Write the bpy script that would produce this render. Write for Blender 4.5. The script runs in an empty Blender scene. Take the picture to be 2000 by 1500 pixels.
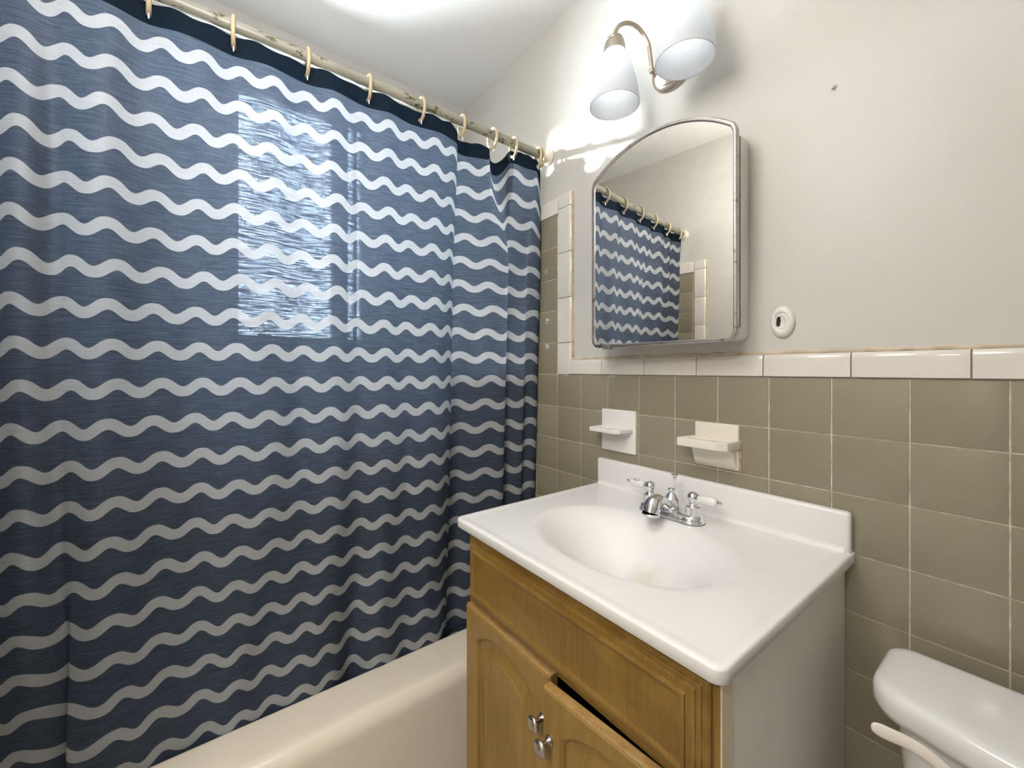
import bpy, bmesh, math, random
from mathutils import Vector, Matrix

random.seed(7)
R = math.radians
Z0 = 1.205                       # height of the dado tile line above the floor; all z below are relative to it
scene = bpy.context.scene
col = scene.collection

# ------------------------------------------------------------------ camera
cam_d = bpy.data.cameras.new('camera')
cam = bpy.data.objects.new('camera', cam_d)
col.objects.link(cam)
cam_d.sensor_fit = 'HORIZONTAL'
cam_d.sensor_width = 36.0
cam_d.lens = 797.957 / 2000 * 36.0
cam_d.shift_y = -(750 - 722.216) / 2000
cam_d.clip_start = 0.02
cam.location = (0.81332, -0.97113, 0.0158 + Z0)
cam.rotation_euler = (R(90), 0, R(53.0147))
scene.camera = cam

# ------------------------------------------------------------------ view, world, sun, lights
scene.view_settings.view_transform = 'Standard'
scene.view_settings.look = 'None'
scene.view_settings.gamma = 1.0
scene.view_settings.use_curve_mapping = False
scene.view_settings.exposure = 0.18

world = bpy.data.worlds.new('sky')
scene.world = world
world.use_nodes = True
bg = world.node_tree.nodes['Background']
bg.inputs[0].default_value = (0.88, 0.94, 1.0, 1)
bg.inputs[1].default_value = 88.0

sun_d = bpy.data.lights.new('sun', 'SUN')
sun_d.energy = 32.0
sun_d.angle = R(3.5)
sun_d.color = (1.0, 0.95, 0.88)
sun = bpy.data.objects.new('sun', sun_d)
col.objects.link(sun)
SUN_DIR = Vector((1.0, 0.85, -0.245)).normalized()
sun.rotation_euler = SUN_DIR.to_track_quat('-Z', 'Y').to_euler()
sun.location = (-3, -2.5, 3)

HALL_FILL_W = 30.0               # unseen hallway lamp, added as front fill through the doorway
ROOM_FILL = 15.0            # glow of an added, unseen globe that lifts the room light
BULB = 2.6                  # glow of the two bulbs over the mirror

# ------------------------------------------------------------------ materials
def new_mat(name):
    m = bpy.data.materials.new(name)
    m.use_nodes = True
    nt = m.node_tree
    p = nt.nodes['Principled BSDF']
    return m, nt, p

def N(nt, t, **kw):
    n = nt.nodes.new(t)
    for k, v in kw.items():
        setattr(n, k, v)
    return n

def L(nt, a, b):
    nt.links.new(a, b)

def ramp(nt, fac, stops):
    r = N(nt, 'ShaderNodeValToRGB')
    els = r.color_ramp.elements
    while len(els) < len(stops):
        els.new(0.5)
    for e, (pos, c) in zip(els, stops):
        e.position = pos
        e.color = (*c, 1)
    if fac is not None:
        L(nt, fac, r.inputs[0])
    return r

def noise(nt, vec=None, scale=5.0, detail=3.0, rough=0.5, distort=0.0):
    n = N(nt, 'ShaderNodeTexNoise')
    n.inputs['Scale'].default_value = scale
    n.inputs['Detail'].default_value = detail
    n.inputs['Roughness'].default_value = rough
    n.inputs['Distortion'].default_value = distort
    if vec is not None:
        L(nt, vec, n.inputs['Vector'])
    return n

def mapping(nt, scale=(1, 1, 1), coord='Object', loc=(0, 0, 0)):
    tc = N(nt, 'ShaderNodeTexCoord')
    mp = N(nt, 'ShaderNodeMapping')
    mp.inputs['Scale'].default_value = scale
    mp.inputs['Location'].default_value = loc
    L(nt, tc.outputs[coord], mp.inputs['Vector'])
    return mp.outputs[0]

def bump(nt, p, h, strength=0.2, dist=0.002):
    b = N(nt, 'ShaderNodeBump')
    b.inputs['Strength'].default_value = strength
    b.inputs['Distance'].default_value = dist
    L(nt, h, b.inputs['Height'])
    L(nt, b.outputs[0], p.inputs['Normal'])
    return b

def simple(name, c, rough=0.4, metal=0.0, var=0.04, nscale=8.0, bump_s=0.0, bscale=60.0, bdist=0.001, coat=0.0, spec=0.5):
    m, nt, p = new_mat(name)
    v = mapping(nt)
    n = noise(nt, v, nscale, 3)
    lo = tuple(max(0, x * (1 - var)) for x in c)
    hi = tuple(min(1, x * (1 + var)) for x in c)
    r = ramp(nt, n.outputs[0], [(0.3, lo), (0.7, hi)])
    L(nt, r.outputs[0], p.inputs['Base Color'])
    p.inputs['Roughness'].default_value = rough
    p.inputs['Metallic'].default_value = metal
    p.inputs['Specular IOR Level'].default_value = spec
    p.inputs['Coat Weight'].default_value = coat
    if bump_s:
        b = noise(nt, v, bscale, 4)
        bump(nt, p, b.outputs[0], bump_s, bdist)
    return m

M = {}
M['plaster'] = simple('painted_plaster', (0.60, 0.58, 0.54), 0.42, var=0.02, nscale=2.5, bump_s=0.35, bscale=14, bdist=0.004)
M['ceiling'] = simple('ceiling_paint', (0.86, 0.855, 0.84), 0.6, var=0.02, nscale=2, bump_s=0.2, bscale=10, bdist=0.003)
M['floor'] = simple('floor_vinyl', (0.42, 0.38, 0.33), 0.4, var=0.15, nscale=14)
M['hall_wall'] = simple('hall_paint', (0.72, 0.68, 0.60), 0.6)
M['trim'] = simple('trim_paint', (0.75, 0.72, 0.66), 0.35)
M['grout'] = simple('cement_grout', (0.60, 0.53, 0.42), 0.85, var=0.25, nscale=55, bump_s=0.5, bscale=300, bdist=0.0006)
M['white_glaze'] = simple('white_glaze', (0.71, 0.665, 0.61), 0.13, var=0.02, nscale=20, bump_s=0.06, bscale=18, bdist=0.002)
M['porcelain'] = simple('white_porcelain', (0.76, 0.755, 0.74), 0.10, var=0.015, nscale=6)
M['cream_ceramic'] = simple('cream_ceramic', (0.76, 0.71, 0.61), 0.16, var=0.04, nscale=25)
M['dish_white'] = simple('white_ceramic', (0.78, 0.76, 0.73), 0.14, var=0.02, nscale=25)
M['tub_enamel'] = simple('tub_enamel', (0.77, 0.695, 0.575), 0.22, var=0.03, nscale=6)
M['plastic_ring'] = simple('aged_cream_plastic', (0.50, 0.41, 0.26), 0.35, var=0.08, nscale=40)
M['pin'] = simple('pin_metal', (0.85, 0.83, 0.80), 0.2, metal=1.0)
M['chrome'] = simple('chrome', (0.80, 0.80, 0.82), 0.07, metal=1.0, var=0.03, nscale=60)
M['nickel'] = simple('brushed_nickel', (0.50, 0.43, 0.36), 0.30, metal=1.0, var=0.05, nscale=80)
M['knob'] = simple('satin_knob_metal', (0.52, 0.48, 0.44), 0.22, metal=1.0)
M['white_paint'] = simple('white_enamel_paint', (0.72, 0.70, 0.66), 0.35, var=0.03, nscale=20)
M['laminate'] = simple('white_laminate', (0.71, 0.685, 0.635), 0.45, var=0.015, nscale=6)
M['cream_edge'] = simple('cream_edge_strip', (0.62, 0.53, 0.36), 0.5)
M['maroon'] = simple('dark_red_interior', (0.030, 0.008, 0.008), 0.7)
M['rust'] = simple('rusty_hinge', (0.10, 0.075, 0.055), 0.6, metal=0.4, var=0.6, nscale=60)
M['dark'] = simple('dark_hole', (0.012, 0.008, 0.004), 0.8)
M['ink'] = simple('black_lettering', (0.012, 0.012, 0.015), 0.5)
M['plastic_white'] = simple('white_plastic', (0.78, 0.76, 0.72), 0.22, var=0.02, nscale=20)
M['bisque'] = simple('bisque_plastic', (0.76, 0.70, 0.62), 0.25, var=0.03, nscale=20)

# glazed wall tile: grey green, slightly different tile by tile
def tile_mat():
    m, nt, p = new_mat('grey_green_glaze')
    oi = N(nt, 'ShaderNodeObjectInfo')
    r = ramp(nt, oi.outputs['Random'], [(0.0, (0.262, 0.228, 0.158)), (0.5, (0.275, 0.245, 0.175)), (1.0, (0.295, 0.262, 0.190))])
    v = mapping(nt)
    n = noise(nt, v, 30, 3)
    mx = N(nt, 'ShaderNodeMix', data_type='RGBA', blend_type='MULTIPLY')
    mx.inputs[0].default_value = 0.35
    rr = ramp(nt, n.outputs[0], [(0.3, (0.9, 0.9, 0.9)), (0.7, (1.0, 1.0, 1.0))])
    L(nt, r.outputs[0], mx.inputs['A'])
    L(nt, rr.outputs[0], mx.inputs['B'])
    L(nt, mx.outputs['Result'], p.inputs['Base Color'])
    p.inputs['Roughness'].default_value = 0.13
    b = noise(nt, v, 13, 2)
    bump(nt, p, b.outputs[0], 0.10, 0.003)
    return m
M['tile'] = tile_mat()

def wood_mat(name, dark, mid, light, scale=(6, 6, 1.2)):
    m, nt, p = new_mat(name)
    v = mapping(nt, scale)
    n1 = noise(nt, v, 3.0, 5, 0.55, 1.2)
    v2 = mapping(nt, (60, 60, 2.0))
    n2 = noise(nt, v2, 4.0, 4, 0.6)
    a = N(nt, 'ShaderNodeMath', operation='MULTIPLY_ADD')
    a.inputs[1].default_value = 0.35
    L(nt, n2.outputs[0], a.inputs[0])
    s = N(nt, 'ShaderNodeMath', operation='MULTIPLY')
    s.inputs[1].default_value = 0.65
    L(nt, n1.outputs[0], s.inputs[0])
    L(nt, s.outputs[0], a.inputs[2])
    r = ramp(nt, a.outputs[0], [(0.30, dark), (0.50, mid), (0.72, light)])
    # finish rubbed off along sharp edges
    bv = N(nt, 'ShaderNodeBevel')
    bv.samples = 4
    bv.inputs['Radius'].default_value = 0.0022
    ge = N(nt, 'ShaderNodeNewGeometry')
    dt = N(nt, 'ShaderNodeVectorMath', operation='DOT_PRODUCT')
    L(nt, bv.outputs[0], dt.inputs[0]); L(nt, ge.outputs['Normal'], dt.inputs[1])
    n3 = noise(nt, mapping(nt), 34, 4, 0.6)
    e1 = ramp(nt, dt.outputs['Value'], [(0.86, (1, 1, 1)), (0.985, (0, 0, 0))])
    e2 = ramp(nt, n3.outputs[0], [(0.44, (0.1, 0.1, 0.1)), (0.62, (0.85, 0.85, 0.85))])
    em = N(nt, 'ShaderNodeMath', operation='MULTIPLY')
    L(nt, e1.outputs[0], em.inputs[0]); L(nt, e2.outputs[0], em.inputs[1])
    wm = N(nt, 'ShaderNodeMix', data_type='RGBA')
    L(nt, em.outputs[0], wm.inputs[0]); L(nt, r.outputs[0], wm.inputs['A'])
    wm.inputs['B'].default_value = (0.50, 0.33, 0.14, 1)
    L(nt, wm.outputs['Result'], p.inputs['Base Color'])
    p.inputs['Roughness'].default_value = 0.38
    bump(nt, p, n2.outputs[0], 0.08, 0.0008)
    return m
M['wood'] = wood_mat('honey_wood', (0.175, 0.098, 0.020), (0.255, 0.150, 0.034), (0.33, 0.205, 0.055))
M['wood_dark'] = wood_mat('honey_wood_rubbed', (0.135, 0.066, 0.010), (0.20, 0.108, 0.018), (0.275, 0.160, 0.032), (1.6, 6, 5))
M['wood_worn'] = wood_mat('worn_wood_edge', (0.27, 0.145, 0.035), (0.42, 0.25, 0.085), (0.55, 0.40, 0.22), (8, 20, 8))

# cultured marble vanity top with a drain stain
def counter_mat():
    m, nt, p = new_mat('cultured_marble')
    tc = N(nt, 'ShaderNodeTexCoord')
    n = noise(nt, tc.outputs['Object'], 5, 4)
    r = ramp(nt, n.outputs[0], [(0.3, (0.765, 0.755, 0.74)), (0.7, (0.80, 0.79, 0.775))])
    uv = N(nt, 'ShaderNodeUVMap', uv_map='plan')
    mp = N(nt, 'ShaderNodeMapping')
    mp.inputs['Location'].default_value = (-0.302, 0.250, 0)
    L(nt, uv.outputs[0], mp.inputs[0])
    d = N(nt, 'ShaderNodeVectorMath', operation='LENGTH')
    n2 = noise(nt, uv.outputs[0], 30, 3)
    L(nt, mp.outputs[0], d.inputs[0])
    ad = N(nt, 'ShaderNodeMath', operation='MULTIPLY_ADD')
    ad.inputs[1].default_value = 0.06
    L(nt, n2.outputs[0], ad.inputs[0])
    L(nt, d.outputs['Value'], ad.inputs[2])
    st = ramp(nt, ad.outputs[0], [(0.040, (1, 1, 1)), (0.075, (0, 0, 0))])
    mx = N(nt, 'ShaderNodeMix', data_type='RGBA')
    sc = N(nt, 'ShaderNodeMath', operation='MULTIPLY')
    sc.inputs[1].default_value = 0.38
    L(nt, st.outputs[0], sc.inputs[0])
    L(nt, sc.outputs[0], mx.inputs[0])
    L(nt, r.outputs[0], mx.inputs['A'])
    mx.inputs['B'].default_value = (0.52, 0.47, 0.28, 1)
    L(nt, mx.outputs['Result'], p.inputs['Base Color'])
    p.inputs['Roughness'].default_value = 0.24
    return m
M['counter'] = counter_mat()

# painted rod with chipped paint
def rod_mat():
    m, nt, p = new_mat('chipped_painted_rod')
    v = mapping(nt, (1, 1, 1))
    n = noise(nt, v, 9, 4)
    r = ramp(nt, n.outputs[0], [(0.3, (0.20, 0.20, 0.165)), (0.7, (0.33, 0.31, 0.245))])
    v2 = mapping(nt, (1, 0.55, 1))
    n2 = noise(nt, v2, 55, 5, 0.62, 0.8)
    n3 = noise(nt, v, 7, 2)
    a = N(nt, 'ShaderNodeMath', operation='MULTIPLY_ADD')
    a.inputs[1].default_value = 0.35
    L(nt, n3.outputs[0], a.inputs[0])
    L(nt, n2.outputs[0], a.inputs[2])
    chip = ramp(nt, a.outputs[0], [(0.765, (0, 0, 0)), (0.79, (1, 1, 1))])
    mx = N(nt, 'ShaderNodeMix', data_type='RGBA')
    L(nt, chip.outputs[0], mx.inputs[0])
    L(nt, r.outputs[0], mx.inputs['A'])
    mx.inputs['B'].default_value = (0.075, 0.055, 0.022, 1)
    L(nt, mx.outputs['Result'], p.inputs['Base Color'])
    p.inputs['Roughness'].default_value = 0.33
    inv = N(nt, 'ShaderNodeMath', operation='SUBTRACT')
    inv.inputs[0].default_value = 1.0
    L(nt, chip.outputs[0], inv.inputs[1])
    bump(nt, p, inv.outputs[0], 0.5, 0.0006)
    return m
M['rod'] = rod_mat()

# tarnished chrome of the mirror frame
def frame_mat():
    m, nt, p = new_mat('pitted_chrome_frame')
    v = mapping(nt)
    n = noise(nt, v, 45, 5, 0.65)
    r = ramp(nt, n.outputs[0], [(0.30, (0.10, 0.055, 0.03)), (0.40, (0.46, 0.42, 0.40)), (0.8, (0.58, 0.55, 0.53))])
    L(nt, r.outputs[0], p.inputs['Base Color'])
    p.inputs['Metallic'].default_value = 0.9
    p.inputs['Roughness'].default_value = 0.25
    return m
M['frame'] = frame_mat()

def mirror_mat():
    m, nt, p = new_mat('silvered_mirror')
    v = mapping(nt)
    n = noise(nt, v, 40, 4, 0.6)
    r = ramp(nt, n.outputs[0], [(0.2, (0.80, 0.775, 0.72)), (0.6, (0.86, 0.84, 0.79))])
    L(nt, r.outputs[0], p.inputs['Base Color'])
    p.inputs['Metallic'].default_value = 1.0
    p.inputs['Roughness'].default_value = 0.012
    return m
M['mirror'] = mirror_mat()

# frosted lamp glass
def shade_mat():
    m, nt, p = new_mat('frosted_white_glass')
    out = nt.nodes['Material Output']
    v = mapping(nt)
    n = noise(nt, v, 6, 2)
    r = ramp(nt, n.outputs[0], [(0.3, (0.80, 0.82, 0.84)), (0.7, (0.86, 0.87, 0.88))])
    L(nt, r.outputs[0], p.inputs['Base Color'])
    p.inputs['Roughness'].default_value = 0.28
    tr = N(nt, 'ShaderNodeBsdfTranslucent')
    L(nt, r.outputs[0], tr.inputs[0])
    mx = N(nt, 'ShaderNodeMixShader')
    mx.inputs[0].default_value = 0.55
    L(nt, p.outputs[0], mx.inputs[1])
    L(nt, tr.outputs[0], mx.inputs[2])
    L(nt, mx.outputs[0], out.inputs[0])
    return m
M['shade'] = shade_mat()

def emit_mat(name, c, s):
    m, nt, p = new_mat(name)
    p.inputs['Base Color'].default_value = (0.9, 0.9, 0.9, 1)
    v = mapping(nt)
    n = noise(nt, v, 3, 1)
    r = ramp(nt, n.outputs[0], [(0.0, c), (1.0, c)])
    L(nt, r.outputs[0], p.inputs['Emission Color'])
    p.inputs['Emission Strength'].default_value = s
    return m
M['bulb'] = emit_mat('lit_bulb', (0.95, 0.98, 1.0), BULB)
M['fill_globe_glow'] = emit_mat('fill_globe_glass', (1.0, 0.975, 0.94), ROOM_FILL)  # glass of the added fill globe
M['hall_fill_glow'] = emit_mat('hall_fill_glass', (1.0, 0.93, 0.82), 6.0)  # glass of the added hallway fill lamp

def glass_mat():
    m, nt, p = new_mat('window_glass')
    out = nt.nodes['Material Output']
    t = N(nt, 'ShaderNodeBsdfTransparent')
    t.inputs[0].default_value = (0.95, 0.97, 0.97, 1)
    g = N(nt, 'ShaderNodeBsdfGlossy')
    g.inputs['Roughness'].default_value = 0.02
    f = N(nt, 'ShaderNodeFresnel')
    f.inputs[0].default_value = 1.45
    mx = N(nt, 'ShaderNodeMixShader')
    L(nt, f.outputs[0], mx.inputs[0])
    L(nt, t.outputs[0], mx.inputs[1])
    L(nt, g.outputs[0], mx.inputs[2])
    L(nt, mx.outputs[0], out.inputs[0])
    return m
M['glass'] = glass_mat()

# shower curtain cloth : navy with wavy white stripes, uv in metres (u along the cloth, v height)
STRIPE_P, STRIPE_T, WAVE_A, WAVE_L = 0.0765, 0.0215, 0.0092, 0.0695
STRIPE_Z = 0.0553
def cloth_mat(name, stripes=True):
    m, nt, p = new_mat(name)
    out = nt.nodes['Material Output']
    uv = N(nt, 'ShaderNodeUVMap', uv_map='cloth')
    sep = N(nt, 'ShaderNodeSeparateXYZ')
    L(nt, uv.outputs[0], sep.inputs[0])
    def math_(op, a, b=None, c=None):
        n = N(nt, 'ShaderNodeMath', operation=op)
        for i, x in enumerate((a, b, c)):
            if x is None:
                continue
            if isinstance(x, (int, float)):
                n.inputs[i].default_value = x
            else:
                L(nt, x, n.inputs[i])
        return n.outputs[0]
    u, v = sep.outputs[0], sep.outputs[1]
    # weave
    vm = N(nt, 'ShaderNodeMapping')
    vm.inputs['Scale'].default_value = (20, 330, 1)
    L(nt, uv.outputs[0], vm.inputs[0])
    weave = noise(nt, vm.outputs[0], 1.0, 4, 0.65)
    vm2 = N(nt, 'ShaderNodeMapping')
    vm2.inputs['Scale'].default_value = (420, 40, 1)
    L(nt, uv.outputs[0], vm2.inputs[0])
    weave2 = noise(nt, vm2.outputs[0], 1.0, 2, 0.5)
    w = math_('MULTIPLY_ADD', weave2.outputs[0], 0.16, math_('MULTIPLY', weave.outputs[0], 0.84))
    navy = ramp(nt, w, [(0.30, (0.038, 0.053, 0.088)), (0.5, (0.064, 0.085, 0.128)), (0.72, (0.108, 0.132, 0.180))])
    tnavy = ramp(nt, w, [(0.30, (0.007, 0.011, 0.018)), (0.5, (0.015, 0.021, 0.031)), (0.72, (0.042, 0.051, 0.065))])
    holes = ramp(nt, w, [(0.46, (0.0005, 0.0005, 0.0005)), (0.60, (0.0125, 0.0125, 0.0125))])
    if stripes:
        # nearest stripe index, its own phase
        vv = math_('DIVIDE', math_('SUBTRACT', v, STRIPE_Z), STRIPE_P)
        k = math_('ROUND', vv)
        ph = math_('MULTIPLY', math_('SINE', math_('MULTIPLY', k, 2.3)), 0.75)
        ang = math_('ADD', math_('MULTIPLY', u, 2 * math.pi / WAVE_L), ph)
        s, c = math_('SINE', ang), math_('COSINE', ang)
        slope = math_('MULTIPLY', c, WAVE_A * 2 * math.pi / WAVE_L)
        thick = math_('SQRT', math_('MULTIPLY_ADD', math_('MULTIPLY', slope, slope), 0.75, 1.0))
        cz = math_('MULTIPLY_ADD', k, STRIPE_P, STRIPE_Z)
        dist = math_('ABSOLUTE', math_('SUBTRACT', math_('SUBTRACT', v, cz), math_('MULTIPLY', s, WAVE_A)))
        dist = math_('DIVIDE', dist, thick)
        msk = N(nt, 'ShaderNodeMapRange')
        msk.inputs['From Min'].default_value = STRIPE_T / 2 + 0.0004
        msk.inputs['From Max'].default_value = STRIPE_T / 2 - 0.0004
        L(nt, dist, msk.inputs[0])
        mask = msk.outputs[0]
        white = ramp(nt, w, [(0.3, (0.49, 0.505, 0.525)), (0.7, (0.58, 0.595, 0.615))])
        twhite = ramp(nt, w, [(0.3, (0.066, 0.071, 0.079)), (0.7, (0.088, 0.093, 0.101))])
        def mixc(a, b):
            x = N(nt, 'ShaderNodeMix', data_type='RGBA')
            L(nt, mask, x.inputs[0]); L(nt, a, x.inputs['A']); L(nt, b, x.inputs['B'])
            return x.outputs['Result']
        base, tran = mixc(navy.outputs[0], white.outputs[0]), mixc(tnavy.outputs[0], twhite.outputs[0])
    else:
        hb = ramp(nt, w, [(0.3, (0.0025, 0.0055, 0.010)), (0.7, (0.006, 0.011, 0.018))])
        base, tran = hb.outputs[0], hb.outputs[0]
    d = N(nt, 'ShaderNodeBsdfDiffuse')
    L(nt, base, d.inputs[0])
    t = N(nt, 'ShaderNodeBsdfTranslucent')
    L(nt, tran, t.inputs[0])
    sheen = N(nt, 'ShaderNodeBsdfGlossy')
    sheen.inputs['Roughness'].default_value = 0.55
    sheen.inputs[0].default_value = (0.9, 0.93, 1.0, 1)
    mx = N(nt, 'ShaderNodeMixShader')
    mx.inputs[0].default_value = 0.45 if stripes else 0.1
    L(nt, d.outputs[0], mx.inputs[1]); L(nt, t.outputs[0], mx.inputs[2])
    mg = N(nt, 'ShaderNodeMixShader')
    mg.inputs[0].default_value = 0.015 if stripes else 0.003
    L(nt, mx.outputs[0], mg.inputs[1]); L(nt, sheen.outputs[0], mg.inputs[2])
    b = N(nt, 'ShaderNodeBump')
    b.inputs['Strength'].default_value = 0.12
    b.inputs['Distance'].default_value = 0.0006
    L(nt, w, b.inputs['Height'])
    for sh in (d, t, sheen):
        L(nt, b.outputs[0], sh.inputs['Normal'])
    if stripes:
        tp = N(nt, 'ShaderNodeBsdfTransparent')
        tp.inputs[0].default_value = (0.74, 0.86, 1.0, 1)
        hm = N(nt, 'ShaderNodeMixShader')
        # gaps of the weave
        L(nt, math_('MULTIPLY', holes.outputs[0], math_('MULTIPLY_ADD', mask, -0.65, 1.0)), hm.inputs[0])
        L(nt, mg.outputs[0], hm.inputs[1]); L(nt, tp.outputs[0], hm.inputs[2])
        L(nt, hm.outputs[0], out.inputs[0])
    else:
        L(nt, mg.outputs[0], out.inputs[0])
    return m
M['cloth'] = cloth_mat('striped_curtain_cloth')
M['hem'] = cloth_mat('navy_hem_cloth', False)

# ------------------------------------------------------------------ object helpers
ORIG = {}
def tag(o, label=None, cat=None, group=None, kind=None):
    if label: o['label'] = label
    if cat: o['category'] = cat
    if group: o['group'] = group
    if kind: o['kind'] = kind
    return o

def empty(name, base, label=None, cat=None, group=None, kind=None):
    o = bpy.data.objects.new(name, None)
    o.empty_display_size = 0.05
    col.objects.link(o)
    o.location = (base[0], base[1], base[2] + Z0)
    ORIG[o] = Vector(base)
    tag(o, label, cat, group, kind)
    return o

def mk(name, bm, mat, parent=None, smooth=False, angle=40, base=None, recalc=True):
    """bm is given in room coordinates (z relative to Z0); becomes one mesh object"""
    if recalc:
        bmesh.ops.recalc_face_normals(bm, faces=bm.faces[:])
    if parent is not None:
        org = ORIG[parent]
    elif base is not None:
        org = Vector(base)
    else:
        xs = [v.co for v in bm.verts]
        org = Vector(((min(c.x for c in xs) + max(c.x for c in xs)) / 2, (min(c.y for c in xs) + max(c.y for c in xs)) / 2, min(c.z for c in xs)))
    for v in bm.verts:
        v.co -= org
    me = bpy.data.meshes.new(name)
    bm.to_mesh(me)
    bm.free()
    me.materials.append(M[mat] if isinstance(mat, str) else mat)
    o = bpy.data.objects.new(name, me)
    col.objects.link(o)
    ORIG[o] = org
    if parent is not None:
        o.parent = parent
    else:
        o.location = (org.x, org.y, org.z + Z0)
    if smooth:
        for pl in me.polygons:
            pl.use_smooth = True
        if angle < 180:
            try:
                me.set_sharp_from_angle(angle=R(angle))
            except Exception:
                pass
    return o

def B():
    return bmesh.new()

def box(bm, x0, x1, y0, y1, z0, z1, bev=0.0, seg=2, mat4=None):
    t = bmesh.new()
    bmesh.ops.create_cube(t, size=1.0)
    for v in t.verts:
        v.co = Vector(((x0 + x1) / 2 + v.co.x * (x1 - x0), (y0 + y1) / 2 + v.co.y * (y1 - y0), (z0 + z1) / 2 + v.co.z * (z1 - z0)))
    if bev > 0:
        bmesh.ops.bevel(t, geom=t.edges[:] + t.verts[:], offset=bev, segments=seg, profile=0.5, affect='EDGES')
    if mat4 is not None:
        bmesh.ops.transform(t, matrix=mat4, verts=t.verts[:])
    merge(bm, t)
    return bm

def merge(bm, t):
    me = bpy.data.meshes.new('tmp')
    t.to_mesh(me)
    t.free()
    bm.from_mesh(me)
    bpy.data.meshes.remove(me)

def lathe(bm, prof, seg=32, origin=(0, 0, 0), axis=(0, 0, 1), sx=1.0, sy=1.0):
    """prof: list of (radius, height) along axis"""
    q = Vector((0, 0, 1)).rotation_difference(Vector(axis).normalized())
    o = Vector(origin)
    rings = []
    for r, h in prof:
        if r < 1e-6:
            rings.append([bm.verts.new(o + q @ Vector((0, 0, h)))])
        else:
            rings.append([bm.verts.new(o + q @ Vector((r * sx * math.cos(2 * math.pi * i / seg), r * sy * math.sin(2 * math.pi * i / seg), h))) for i in range(seg)])
    for a, b in zip(rings, rings[1:]):
        for i in range(seg):
            j = (i + 1) % seg
            if len(a) == 1 and len(b) == 1:
                continue
            if len(a) == 1:
                bm.faces.new((a[0], b[i], b[j]))
            elif len(b) == 1:
                bm.faces.new((a[i], a[j], b[0]))
            else:
                bm.faces.new((a[i], a[j], b[j], b[i]))
    return bm

def tube(bm, pts, rad, seg=12, closed=False, caps=True):
    P = [Vector(p) for p in pts]
    n = len(P)
    rr = rad if isinstance(rad, (list, tuple)) else [rad] * n
    rings, up = [], None
    for i in range(n):
        if closed:
            t = (P[(i + 1) % n] - P[i - 1]).normalized()
        else:
            t = (P[min(i + 1, n - 1)] - P[max(i - 1, 0)]).normalized()
        if up is None:
            up = t.orthogonal().normalized()
        up = (up - t * up.dot(t)).normalized()
        s = t.cross(up)
        rings.append([bm.verts.new(P[i] + (up * math.cos(2 * math.pi * k / seg) + s * math.sin(2 * math.pi * k / seg)) * rr[i]) for k in range(seg)])
    m = n if closed else n - 1
    for i in range(m):
        a, b = rings[i], rings[(i + 1) % n]
        for k in range(seg):
            j = (k + 1) % seg
            bm.faces.new((a[k], a[j], b[j], b[k]))
    if caps and not closed:
        bm.faces.new(rings[0][::-1])
        bm.faces.new(rings[-1])
    return bm

def spline(pts, per=8):
    """Catmull-Rom through a list of tuples"""
    n = len(pts)
    out = []
    for i in range(n - 1):
        p0, p1, p2, p3 = pts[max(i - 1, 0)], pts[i], pts[i + 1], pts[min(i + 2, n - 1)]
        for k in range(per):
            t = k / per
            out.append(tuple(0.5 * (2 * b + (c - a) * t + (2 * a - 5 * b + 4 * c - d) * t * t + (-a + 3 * b - 3 * c + d) * t ** 3) for a, b, c, d in zip(p0, p1, p2, p3)))
    out.append(tuple(pts[-1]))
    return out

def prism(bm, poly, ext0, ext1, plane='xz', bev=0.0, seg=2):
    """extrude a polygon: plane xz extrudes along y, xy along z"""
    t = bmesh.new()
    def P(a, b, e):
        return (a, e, b) if plane == 'xz' else ((a, b, e) if plane == 'xy' else (e, a, b))
    lo = [t.verts.new(P(a, b, ext0)) for a, b in poly]
    hi = [t.verts.new(P(a, b, ext1)) for a, b in poly]
    n = len(poly)
    f0 = t.faces.new(lo)
    f1 = t.faces.new(hi[::-1])
    for i in range(n):
        j = (i + 1) % n
        t.faces.new((lo[i], hi[i], hi[j], lo[j]))
    bmesh.ops.recalc_face_normals(t, faces=t.faces[:])
    if bev:
        es = [e for e in t.edges if (e.verts[0] in lo and e.verts[1] in lo) or (e.verts[0] in hi and e.verts[1] in hi)]
        bmesh.ops.bevel(t, geom=es, offset=bev, segments=seg, profile=0.5, affect='EDGES')
    merge(bm, t)
    return bm

def copy_tree(o, parent=None):
    c = o.copy()
    col.objects.link(c)
    if parent is not None:
        c.parent = parent
    ORIG[c] = ORIG[o].copy()
    for ch in [x for x in bpy.data.objects if x.parent == o]:
        copy_tree(ch, c)
    return c

def sstep(a, b, x):
    t = min(1.0, max(0.0, (x - a) / (b - a)))
    return t * t * (3 - 2 * t)

# ------------------------------------------------------------------ room shell
FLOOR, CEIL = -1.205, 1.235
XL, XR, YF = -0.857, 1.36, -1.42           # tub side wall, toilet side wall, door wall
TH = 0.12
b = box(B(), XL - TH, XR + TH, YF - 1.6, TH, FLOOR - 0.08, FLOOR)
tag(mk('floor', b, 'floor'), 'grey vinyl bathroom floor', kind='structure')
b = box(B(), XL - TH, XR + TH, YF - 1.6, TH, CEIL, CEIL + 0.08)
tag(mk('ceiling', b, 'ceiling'), 'flat white painted ceiling', kind='structure')
WP = 0.005                                   # plaster lies a little behind the tile faces
b = box(B(), XL - TH, XR + TH, WP, TH, FLOOR, CEIL)
wall_back = tag(mk('wall_back', b, 'plaster', base=(0, 0, FLOOR)), 'cream painted wall tiled below, behind the vanity', kind='structure')
b = box(B(), XR, XR + TH, YF - 1.6, WP, FLOOR, CEIL)
tag(mk('wall_right', b, 'plaster'), 'cream painted wall beyond the toilet', kind='structure')
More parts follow.
